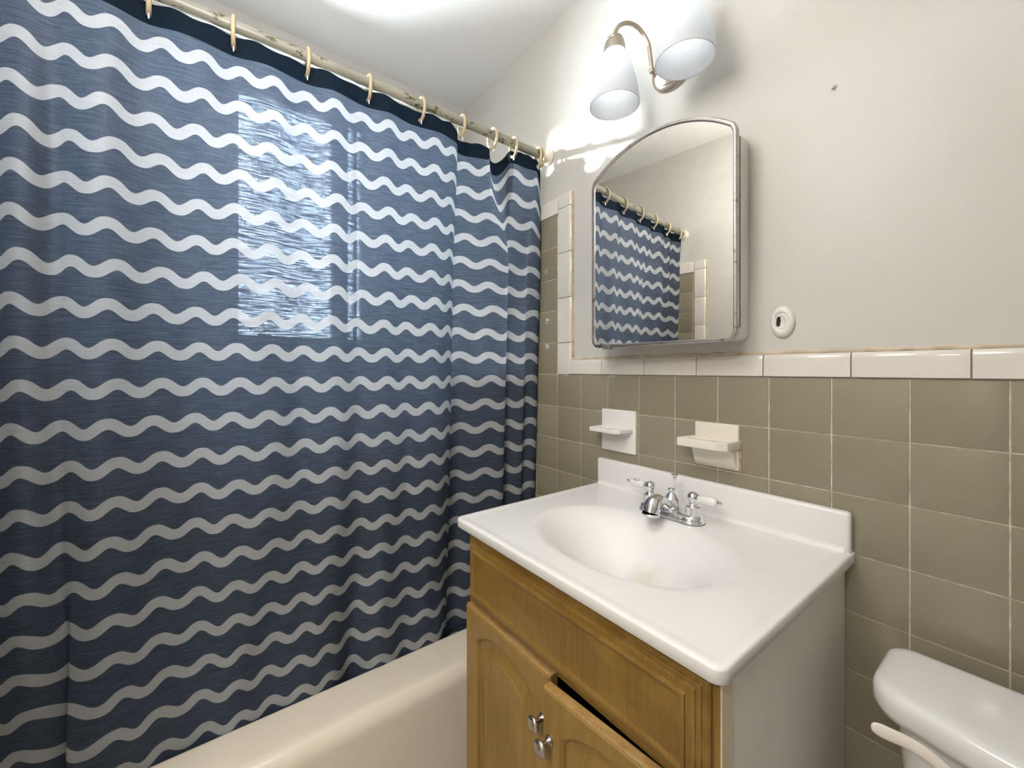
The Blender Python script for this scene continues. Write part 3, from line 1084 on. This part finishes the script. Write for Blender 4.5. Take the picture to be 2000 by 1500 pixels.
def top_mesh():
    bm = B()
    uvl = bm.loops.layers.uv.new('plan')
    rad = 0.0025
    xs, ys = edge_line(130, CX0, CX1, rad), edge_line(110, CY0, CY1, rad)
    def lip(d):                                   # no-drip ridge close to the edge
        return 0.0014 * (1 - sstep(0.012, 0.020, d))
    g = []
    cr = 0.016
    for y in ys:
        row = []
        for x in xs:
            dx = min(x - CX0, CX1 - x)
            dy = y - CY0
            d = min(dx, dy)
            z = CT + sink_z(x, y) + lip(d) * sstep(0.0, 0.004, min(d, 1))
            e = 0.0
            if d < rad:
                e = rad - math.sqrt(max(0.0, rad * rad - (rad - d) ** 2))
            px, py = x, y
            # round the two front corners in plan
            for qx, sg in ((CX0 + cr, -1), (CX1 - cr, 1)):
                qy = CY0 + cr
                ax, ay = (x - qx) * sg, qy - y
                if ax > 0 and ay > 0:
                    m = max(ax, ay)
                    l = math.hypot(ax, ay)
                    k = m / l
                    px, py = qx + sg * ax * k, qy - ay * k
            row.append(bm.verts.new((px, py, z - e)))
        g.append(row)
    ny, nx = len(ys), len(xs)
    for j in range(ny - 1):
        for i in range(nx - 1):
            bm.faces.new((g[j][i], g[j][i + 1], g[j + 1][i + 1], g[j + 1][i]))
    border = [g[0][i] for i in range(nx)] + [g[j][nx - 1] for j in range(1, ny)] + [g[ny - 1][i] for i in range(nx - 2, -1, -1)] + [g[j][0] for j in range(ny - 2, 0, -1)]
    c = Vector(((CX0 + CX1) / 2, (CY0 + CY1) / 2, 0))
    prev = border
    for dz, ins in ((0.0, None), (CB + 0.002, 0.0), (CB, 0.002), (CB, 0.02)):
        if ins is None:
            continue
        cur = []
        for v in border:
            dirv = Vector((v.co.x - c.x, v.co.y - c.y))
            x = v.co.x - ins * (1 if dirv.x > 0.29 else (-1 if dirv.x < -0.29 else 0))
            y = v.co.y - ins * (1 if dirv.y > 0.24 else (-1 if dirv.y < -0.24 else 0))
            cur.append(bm.verts.new((x, y, dz)))
        n = len(border)
        for i in range(n):
            j = (i + 1) % n
            bm.faces.new((prev[i], prev[j], cur[j], cur[i]))
        prev = cur
    for f in bm.faces:
        for lp in f.loops:
            lp[uvl].uv = (lp.vert.co.x, lp.vert.co.y)
    return bm
mk('basin_slab', top_mesh(), 'counter', vtop, True, 60)
b = box(B(), CX0, CX1 - 0.003, -0.022, -0.0015, CT - 0.02, -0.249, 0.007, 4)
o = mk('backsplash', b, 'counter', vtop, True, 60)
# cove between top and backsplash
b = B()
cv = [(-0.022 - 0.012 * (1 - math.sin(R(a))), CT - 0.0005 + 0.012 * (1 - math.cos(R(a)))) for a in range(0, 91, 15)]
prism(b, [(-0.0215, CT - 0.002)] + [(y, z) for y, z in cv], CX0 + 0.008, CX1 - 0.011, plane='yz')
mk('cove', b, 'counter', vtop, True, 60)
zd = CT + sink_z(SX, SY) + 0.001
mk('drain', lathe(B(), [(0.0, 0.0035), (0.012, 0.0035), (0.0145, 0.001), (0.016, 0.0025), (0.021, 0.0025), (0.023, 0.0)], 28, (SX, SY, zd)), 'chrome', vtop, True)

# ------------------------------------------------------------------ faucet
FX, FY, FZ = 0.272, -0.098, CT
fau = empty('faucet', (FX, FY, FZ), 'chrome centre-set faucet with white porcelain lever handles', 'faucet')
def stadium(hl, r, n=14):
    pts = []
    for k in range(n + 1):
        a = R(-90 + 180 * k / n)
        pts.append((FX + hl + r * math.cos(a), FY + r * math.sin(a)))
    for k in range(n + 1):
        a = R(90 + 180 * k / n)
        pts.append((FX - hl + r * math.cos(a), FY + r * math.sin(a)))
    return pts
def loft_stadium(levels):
    bm = B()
    loops = [[bm.verts.new((x, y, FZ + z)) for x, y in stadium(hl, r)] for hl, r, z in levels]
    for a, c in zip(loops, loops[1:]):
        n = len(a)
        for i in range(n):
            j = (i + 1) % n
            bm.faces.new((a[i], a[j], c[j], c[i]))
    bm.faces.new(loops[-1])
    bm.faces.new(loops[0][::-1])
    return bm
mk('base_plate', loft_stadium([(0.051, 0.028, 0.0), (0.051, 0.0285, 0.004), (0.051, 0.027, 0.0065), (0.051, 0.026, 0.007), (0.051, 0.025, 0.013), (0.051, 0.022, 0.016), (0.051, 0.020, 0.0165)]), 'chrome', fau, True, 50)
mk('gasket', loft_stadium([(0.051, 0.0288, -0.0005), (0.051, 0.0288, 0.0012)]), 'dark', fau)
# spout body: bulbous column and a low arched spout to the front
mk('spout_body', lathe(B(), [(0.023, 0.014), (0.0235, 0.02), (0.023, 0.028), (0.019, 0.038), (0.012, 0.047), (0.0075, 0.052), (0.0065, 0.055), (0.0085, 0.058), (0.0085, 0.061), (0.006, 0.063), (0.0, 0.063)], 28, (FX, FY + 0.004, FZ)), 'chrome', fau, True, 60)
sp = spline([(FX, FY + 0.004, FZ + 0.026), (FX, FY - 0.016, FZ + 0.029), (FX, FY - 0.032, FZ + 0.037), (FX, FY - 0.052, FZ + 0.044), (FX, FY - 0.070, FZ + 0.039), (FX, FY - 0.077, FZ + 0.022)], 8)
rads = [0.0130 + 0.0055 * sstep(0.35, 0.95, k / (len(sp) - 1)) for k in range(len(sp))]
mk('spout', tube(B(), sp, rads, 22), 'chrome', fau, True, 60)
mk('spout_lip', lathe(B(), [(0.0, 0.0), (0.013, 0.0), (0.013, 0.001), (0.0198, 0.0), (0.0202, 0.003), (0.0185, 0.005)], 26, (FX, FY - 0.0775, FZ + 0.0175)), 'chrome', fau, True, 40)
mk('lift_rod', tube(B(), [(FX, FY + 0.018, FZ + 0.05), (FX, FY + 0.018, FZ + 0.086)], 0.0022, 10), 'chrome', fau, True)
mk('lift_knob', lathe(B(), [(0.003, 0.080), (0.0045, 0.084), (0.0035, 0.088), (0.008, 0.0915), (0.008, 0.093), (0.0, 0.0935)], 18, (FX, FY + 0.018, FZ)), 'chrome', fau, True, 50)
for s, nm in ((-1, 'hot'), (1, 'cold')):
    hx = FX + s * 0.055
    mk('valve_cap', lathe(B(), [(0.0165, 0.015), (0.0165, 0.0355), (0.0155, 0.0365), (0.0115, 0.0375), (0.0105, 0.041), (0.0088, 0.0425), (0.0088, 0.0440)] + [(0.0125 * math.sin(R(a)), 0.0555 - 0.0125 * math.cos(R(a))) for a in range(45, 181, 15)], 26, (hx, FY, FZ)), 'chrome', fau, True, 30)
    h = mk('handle', lathe(B(), [(0.0078, 0.014), (0.0085, 0.02), (0.0105, 0.034), (0.0116, 0.042), (0.0108, 0.050), (0.0075, 0.0545), (0.0, 0.0555)], 24, (hx, FY, FZ + 0.0545), (s, 0, 0.03)), 'porcelain', fau, True, 60)
    tag(h, 'white porcelain lever')
    mk('collar', lathe(B(), [(0.006, 0.008), (0.0095, 0.0095), (0.0095, 0.0125), (0.0072, 0.015)], 20, (hx, FY, FZ + 0.0545), (s, 0, 0.03)), 'chrome', h, True, 40)
    mk('finial', lathe(B(), [(0.0055, 0.0535), (0.0055, 0.056), (0.0028, 0.058), (0.0042, 0.062), (0.0035, 0.0655), (0.0, 0.067)], 16, (hx, FY, FZ + 0.0545), (s, 0, 0.03)), 'chrome', h, True, 40)
    if s < 0:
        cu = bpy.data.curves.new('hot_lettering', 'FONT')
        cu.body = 'HOT'
        cu.size = 0.0085
        cu.align_x = 'CENTER'
        cu.align_y = 'CENTER'
        cu.extrude = 0.0002
        tmp = bpy.data.objects.new('tmp_text', cu)
        col.objects.link(tmp)
        bpy.context.view_layer.update()
        me = bpy.data.meshes.new_from_object(tmp.evaluated_get(bpy.context.evaluated_depsgraph_get()))
        bpy.data.objects.remove(tmp)
        me.materials.clear()
        me.materials.append(M['ink'])
        # wrap the letters onto the porcelain: text x runs along the lever, facing up and to the front
        for v in me.vertices:
            a = R(38) - v.co.y / 0.0109
            r_ = 0.0109 + v.co.z
            xx = hx - 0.036 + v.co.x
            rr_ = r_ + (0.0008 if xx < hx - 0.036 else 0.0)
            c = Vector((xx, FY - rr_ * math.sin(a), FZ + 0.0555 + rr_ * math.cos(a)))
            v.co = c - ORIG[fau]
        o = bpy.data.objects.new('lettering', me)
        col.objects.link(o)
        o.parent = h
        ORIG[o] = ORIG[h]

# ------------------------------------------------------------------ medicine cabinet
MX0, MX1, MZ0, MZS, MZA = 0.034, 0.414, 0.076, 0.532, 0.604
med = empty('medicine_cabinet', ((MX0 + MX1) / 2, 0, MZ0), 'white metal medicine cabinet with an arched, rust-pitted chrome mirror door', 'medicine cabinet')
def arch_outline(x0, x1, z0, zs, za, ins=0.0, rc=0.022, n=24):
    """closed outline, bottom corners rounded, segmental arch on top"""
    x0, x1, z0 = x0 + ins, x1 - ins, z0 + ins
    zs, za = zs - ins * 0.75, za - ins
    rc = max(rc - ins, 0.003)
    pts = []
    for k in range(7):
        a = R(180 + 90 * k / 6)
        pts.append((x0 + rc + rc * math.cos(a), z0 + rc + rc * math.sin(a)))
    for k in range(7):
        a = R(270 + 90 * k / 6)
        pts.append((x1 - rc + rc * math.cos(a), z0 + rc + rc * math.sin(a)))
    hw, h = (x1 - x0) / 2, za - zs
    rad = (hw * hw + h * h) / (2 * h)
    cx, cz = (x0 + x1) / 2, za - rad
    a0 = math.asin(hw / rad)
    ct = 0.014
    pts.append((x1, zs - ct))
    pts.append((x1 - 0.0008, zs - ct * 0.5))
    for k in range(n + 1):
        a = a0 * 0.965 * (1 - 2 * k / n)
        pts.append((cx + rad * math.sin(a), cz + rad * math.cos(a)))
    pts.append((x0 + 0.0008, zs - ct * 0.5))
    pts.append((x0, zs - ct))
    return pts
ob = arch_outline(MX0 + 0.012, MX1 - 0.012, MZ0 + 0.004, MZS - 0.004, MZA - 0.008, 0.0, 0.02)
mk('case', prism(B(), ob, 0.004, -0.066, 'xz', 0.003, 2), 'white_paint', med, True, 40)
mdoor = empty('mirror_door', (MX1, -0.070, MZ0))
mdoor.parent = med
mdoor.location = ORIG[mdoor] - ORIG[med]
def loop_band(bm, specs):
    """specs: list of (inset, y) - lofts the arch outline through them"""
    loops = [[bm.verts.new((a, yy, c)) for a, c in arch_outline(MX0, MX1, MZ0, MZS, MZA, ins)] for ins, yy in specs]
    for A, C in zip(loops, loops[1:]):
        n = len(A)
        for i in range(n):
            j = (i + 1) % n
            bm.faces.new((A[i], A[j], C[j], C[i]))
    return loops
b = B()
lp = loop_band(b, [(0.006, -0.071), (0.0, -0.071), (0.0, -0.0815), (0.0012, -0.0835), (0.004, -0.0845), (0.0072, -0.0838), (0.0085, -0.081), (0.0085, -0.0775)])
mk('chrome_frame', b, 'frame', mdoor, True, 50)
b = B()
loops = loop_band(b, [(0.0075, -0.0772), (0.0086, -0.0800)])
b.faces.new(loops[-1])
mk('mirror_glass', b, 'mirror', mdoor, False)
b = B()
loops = loop_band(b, [(0.003, -0.0715), (0.003, -0.0712)])
b.faces.new(loops[0])
mk('backing', b, 'white_paint', mdoor)
b = B()
box(b, MX0 + 0.040, MX0 + 0.062, -0.087, -0.071, MZ0 - 0.005, MZ0 + 0.001, 0.0012)
box(b, MX0 + 0.046, MX0 + 0.058, -0.0868, -0.084, MZ0 - 0.004, MZ0 + 0.007, 0.0008)
mk('catch_clip', b, 'frame', mdoor)
mk('hinge_strip', box(B(), MX1 - 0.016, MX1 - 0.002, -0.0712, -0.060, MZ0 + 0.03, MZS - 0.02, 0.001), 'rust', med)
mdoor.rotation_euler = (0, 0, R(3.6))

# ------------------------------------------------------------------ wall lamp over the mirror
SCX, SCY, SZ = 0.230, -0.130, 0.693
lamp = empty('wall_lamp', (SCX, 0, 0.80), 'two-arm brushed-nickel wall lamp with frosted glass shades above the mirror', 'wall lamp')
mk('back_plate', lathe(B(), [(0.0, 0.0), (0.062, 0.0), (0.062, 0.004), (0.058, 0.010), (0.050, 0.014), (0.049, 0.017), (0.036, 0.024), (0.016, 0.029), (0.0, 0.030)], 40, (SCX - 0.012, 0.004, 0.805), (0, -1, 0)), 'nickel', lamp, True, 35)
for s in (-1, 1):
    hx = SCX + s * 0.096
    ax = SCX - 0.012 + s * 0.042
    pts = spline([(ax, -0.012, 0.796), (ax, -0.030, 0.806), (ax + s * 0.001, -0.036, 0.840), (ax + s * 0.004, -0.043, 0.874), (ax + s * 0.014, -0.068, 0.905), (ax + s * 0.026, -0.097, 0.912), (ax + s * 0.037, -0.121, 0.898), (hx, SCY, 0.874), (hx, SCY, 0.855)], 7)
    arm = mk('arm', tube(B(), pts, 0.0052, 14), 'nickel', lamp, True)
    mk('arm_ball', lathe(B(), [(0.0, -0.0085), (0.006, -0.006), (0.0085, 0.0), (0.006, 0.006), (0.0, 0.0085)], 16, (ax, -0.030, 0.803)), 'nickel', arm, True, 180)
    mk('socket_cup', lathe(B(), [(0.0, 0.870), (0.014, 0.869), (0.0205, 0.864), (0.0215, 0.860), (0.0205, 0.858), (0.024, 0.855), (0.0265, 0.845), (0.0285, 0.8285), (0.0268, 0.8285)], 30, (hx, SCY, 0)), 'nickel', lamp, True, 40)
    prof = [(0.0225, 0.840), (0.0268, 0.830), (0.035, 0.814), (0.0425, 0.794), (0.0495, 0.770), (0.0555, 0.744), (0.0598, 0.718), (0.0620, 0.702), (0.0625, 0.693)]
    prof = spline(prof, 3)
    inner = [(r - 0.0028, z) for r, z in prof[::-1]]
    sh = mk('shade', lathe(B(), prof + inner, 40, (hx, SCY, 0)), 'shade', lamp, True, 60)
    bl = mk('bulb', lathe(B(), [(0.0, 0.722), (0.012, 0.724), (0.022, 0.731), (0.0275, 0.743), (0.028, 0.755), (0.024, 0.775), (0.016, 0.795), (0.013, 0.83)], 24, (hx, SCY, 0)), 'bulb', lamp, True, 180)

# ------------------------------------------------------------------ soap dishes set into the tiles
def tray_dish(name, label, plate, out, sz, th, mat, bracket):
    """plate: x0, x1, z0, z1; out: plan outline of the tray from the wall round the front and back"""
    px0, px1, pz0, pz1 = plate
    root = empty(name, ((px0 + px1) / 2, 0, pz0), label, 'soap dish')
    mk('plate', box(B(), px0, px1, -0.009, 0.003, pz0, pz1, 0.004, 3), mat, root, True, 60)
    t = bmesh.new()
    lo = [t.verts.new((a, c, sz - th)) for a, c in out]
    hi = [t.verts.new((a, c, sz)) for a, c in out]
    n = len(out)
    t.faces.new(lo)
    top = t.faces.new(hi[::-1])
    for i in range(n):
        j = (i + 1) % n
        t.faces.new((lo[i], hi[i], hi[j], lo[j]))
    bmesh.ops.recalc_face_normals(t, faces=t.faces[:])
    bmesh.ops.inset_region(t, faces=[top], thickness=0.0075)
    for v in top.verts:
        v.co.z -= 0.0045
    es = [e for e in t.edges if e.calc_face_angle(0) > R(30)]
    bmesh.ops.bevel(t, geom=es, offset=0.0022, segments=3, profile=0.5, affect='EDGES')
    b = B()
    merge(b, t)
    mk('tray', b, mat, root, True, 50)
    depth = -min(c for a, c in out)
    if bracket:
        pr = [(-0.006, sz - th + 0.002), (-depth * 0.60, sz - th + 0.002), (-depth * 0.36, sz - th - 0.012), (-0.017, sz - th - 0.034), (-0.0095, pz0 + 0.003), (-0.006, pz0 + 0.002)]
        mk('bracket', prism(B(), pr, px0 + 0.003, px1 - 0.003, 'yz'), mat, root, True, 50)
    else:
        pr = [(-0.006, sz - th + 0.002), (-depth * 0.62, sz - th + 0.002), (-0.008, sz - th - 0.012)]
        mk('bracket', prism(B(), pr, px0 + 0.016, px1 - 0.016, 'yz'), mat, root, True, 50)
    return root
tray_dish('soap_dish', 'white ceramic soap dish on square plate, nearer the shower curtain', (-0.014, 0.108, -0.224, -0.101), [(-0.013, -0.004), (-0.016, -0.058), (-0.010, -0.066), (0.072, -0.066), (0.088, -0.054), (0.102, -0.004)], -0.151, 0.0125, 'dish_white', False)
tray_dish('soap_dish', 'cream ceramic soap dish with deep ledge, above the faucet', (0.281, 0.384, -0.214, -0.110), [(0.279, -0.004), (0.265, -0.060), (0.270, -0.068), (0.362, -0.068), (0.382, -0.054), (0.388, -0.004)], -0.145, 0.0195, 'cream_ceramic', True)
b = B()
pts = [(0.3855 + random.uniform(-0.001, 0.001), -0.001, -0.216 + 0.075 * i / 14) for i in range(15)]
tube(b, pts, [0.003 + random.uniform(-0.0006, 0.0012) for _ in pts], 8)
mk('caulk_bead', b, simple('tan_caulk', (0.42, 0.31, 0.16), 0.7, var=0.3, nscale=60), wall_back, True)

# ------------------------------------------------------------------ oval wall socket plate (old fixture mount)
HX, HZ = 0.469, 0.117
hold = empty('wall_mount', (HX, 0, HZ - 0.034), 'white oval fixture mount with a dark slot, right of the mirror', 'wall mount')
b = lathe(B(), [(0.0, 0.0), (0.033, 0.0), (0.0335, 0.004), (0.031, 0.009), (0.026, 0.0125), (0.0225, 0.0135), (0.0195, 0.0125), (0.0175, 0.0095), (0.0165, 0.0092), (0.0155, 0.0105), (0.013, 0.0095), (0.010, 0.0065), (0.0, 0.0055)], 40, (HX, 0.005, HZ), (0, -1, 0), 0.68, 1.0)
mk('dome', b, 'plastic_white', hold, True, 180)
b = prism(B(), [(HX - 0.0105, HZ - 0.010), (HX - 0.0045, HZ - 0.010), (HX - 0.0025, HZ + 0.002), (HX - 0.0035, HZ + 0.0105), (HX - 0.0085, HZ + 0.0105)], -0.0015, -0.0052, 'xz')
mk('slot', b, 'dark', hold)

# small painted-over wall anchor
an = empty('wall_anchor', (0.556, 0, 0.560), 'tiny painted-over wall anchor high on the wall right of the lamp', 'anchor')
mk('stub', lathe(B(), [(0.0, 0.009), (0.002, 0.0085), (0.0027, 0.006), (0.0022, 0.003), (0.004, 0.001), (0.006, 0.0)], 14, (0.556, 0.005, 0.563), (0, -1, -0.2)), 'plaster', an, True)
mk('filler_patch', lathe(B(), [(0.0, 0.0009), (0.004, 0.0008), (0.007, 0.0005), (0.009, 0.0)], 14, (0.550, 0.005, 0.548), (0, -1, 0), 0.8, 1.3), 'plaster', an, True)

# ------------------------------------------------------------------ toilet
TCX = 0.885
toi = empty('toilet', (TCX, -0.35, FLOOR), 'white porcelain toilet beside the vanity', 'toilet')
def d_outline(hw, yb, yf, bulge, rb, rf, n=24):
    """tank plan: straight back, bowed front, rounded corners"""
    pts = []
    def fy(u):
        return yf - bulge * (1 - abs(u) ** 2.2)
    rx, yc = 0.20 * hw, yf + 0.036
    for k in range(9):
        a = R(90 + 90 * k / 8)
        pts.append((TCX - hw + rb + rb * math.cos(a), yb - rb + rb * math.sin(a)))
    ue = (hw - rx) / hw
    for k in range(10):
        a = R(90 * k / 9)
        pts.append((TCX - hw + rx - rx * math.cos(a), yc + (fy(ue) - yc) * math.sin(a)))
    for k in range(1, n):
        u = -ue + 2 * ue * k / n
        pts.append((TCX + hw * u, fy(u)))
    for k in range(9, -1, -1):
        a = R(90 * k / 9)
        pts.append((TCX + hw - rx + rx * math.cos(a), yc + (fy(ue) - yc) * math.sin(a)))
    for k in range(9):
        a = R(90 * k / 8)
        pts.append((TCX + hw - rb + rb * math.cos(a), yb - rb + rb * math.sin(a)))
    return pts
def loft(bm, loops):
    vs = [[bm.verts.new(p) for p in lp_] for lp_ in loops]
    for a, c in zip(vs, vs[1:]):
        n = len(a)
        for i in range(n):
            j = (i + 1) % n
            bm.faces.new((a[i], a[j], c[j], c[i]))
    bm.faces.new(vs[0][::-1])
    bm.faces.new(vs[-1])
    return bm
def lv(hw, yb, yf, bulge, rb, z):
    return [(x, y, z) for x, y in d_outline(hw, yb, yf, bulge, rb, 0.05)]
LT = -0.438
mk('tank', loft(B(), [lv(0.170, -0.055, -0.165, 0.03, 0.02, -0.80), lv(0.190, -0.052, -0.175, 0.034, 0.02, -0.78), lv(0.212, -0.050, -0.182, 0.036, 0.02, LT - 0.05), lv(0.213, -0.050, -0.183, 0.036, 0.02, LT - 0.036)]), 'porcelain', toi, True, 60)
mk('tank_lid', loft(B(), [lv(0.228, -0.048, -0.182, 0.046, 0.022, LT - 0.042), lv(0.235, -0.046, -0.187, 0.046, 0.024, LT - 0.039), lv(0.238, -0.045, -0.189, 0.046, 0.026, LT - 0.030), lv(0.238, -0.045, -0.189, 0.046, 0.026, LT - 0.014), lv(0.236, -0.047, -0.187, 0.046, 0.027, LT - 0.007), lv(0.231, -0.051, -0.183, 0.046, 0.028, LT - 0.0025), lv(0.222, -0.058, -0.176, 0.046, 0.028, LT - 0.0005), lv(0.200, -0.066, -0.165, 0.040, 0.025, LT)]), 'porcelain', toi, True, 70)
# flush lever: flat curved paddle in front of the tank
lev = spline([(0.668, -0.268, LT - 0.016), (0.682, -0.262, LT - 0.019), (0.702, -0.253, LT - 0.023), (0.722, -0.247, LT - 0.031), (0.742, -0.240, LT - 0.047), (0.752, -0.225, LT - 0.062), (0.754, -0.205, LT - 0.070)], 6)
b = B()
rings = []
n = len(lev)
for i, p in enumerate(lev):
    t = i / (n - 1)
    w = (0.003 + 0.0055 * min(1, (t / 0.12) ** 0.5)) * (1 - 0.25 * t)
    th = 0.0024 + 0.0030 * t
    a = Vector(lev[max(i - 1, 0)])
    c = Vector(lev[min(i + 1, n - 1)])
    tg = (c - a).normalized()
    up = Vector((0, 0.25, 1)).normalized()
    up = (up - tg * up.dot(tg)).normalized()
    sd = tg.cross(up)
    rings.append([b.verts.new(Vector(p) + up * w * math.cos(2 * math.pi * k / 14) + sd * th * math.sin(2 * math.pi * k / 14)) for k in range(14)])
for a, c in zip(rings, rings[1:]):
    for k in range(14):
        j = (k + 1) % 14
        b.faces.new((a[k], a[j], c[j], c[k]))
b.faces.new(rings[0][::-1])
b.faces.new(rings[-1])
mk('flush_lever', b, 'bisque', toi, True, 70)
def oval(cx, cy, a, c, z, n=36):
    return [(cx + a * math.cos(2 * math.pi * k / n), cy + c * math.sin(2 * math.pi * k / n), z) for k in range(n)]
mk('bowl', loft(B(), [oval(TCX, -0.36, 0.12, 0.22, FLOOR), oval(TCX, -0.36, 0.115, 0.215, FLOOR + 0.04), oval(TCX, -0.37, 0.10, 0.18, FLOOR + 0.14), oval(TCX, -0.42, 0.14, 0.23, FLOOR + 0.27), oval(TCX, -0.44, 0.178, 0.255, FLOOR + 0.36), oval(TCX, -0.44, 0.182, 0.26, FLOOR + 0.39)]), 'porcelain', toi, True, 70)
mk('bowl_shelf', box(B(), TCX - 0.13, TCX + 0.13, -0.30, -0.055, FLOOR + 0.30, FLOOR + 0.407, 0.02, 3), 'porcelain', toi, True, 60)
mk('seat', loft(B(), [oval(TCX, -0.45, 0.183, 0.235, FLOOR + 0.392), oval(TCX, -0.45, 0.188, 0.24, FLOOR + 0.400), oval(TCX, -0.45, 0.185, 0.237, FLOOR + 0.412)]), 'porcelain', toi, True, 60)
mk('seat_lid', loft(B(), [oval(TCX, -0.45, 0.183, 0.235, FLOOR + 0.413), oval(TCX, -0.45, 0.187, 0.239, FLOOR + 0.42), oval(TCX, -0.45, 0.178, 0.23, FLOOR + 0.433)]), 'porcelain', toi, True, 60)

# hidden proto scale check is not needed: everything above is placed in metres
bpy.context.view_layer.update()
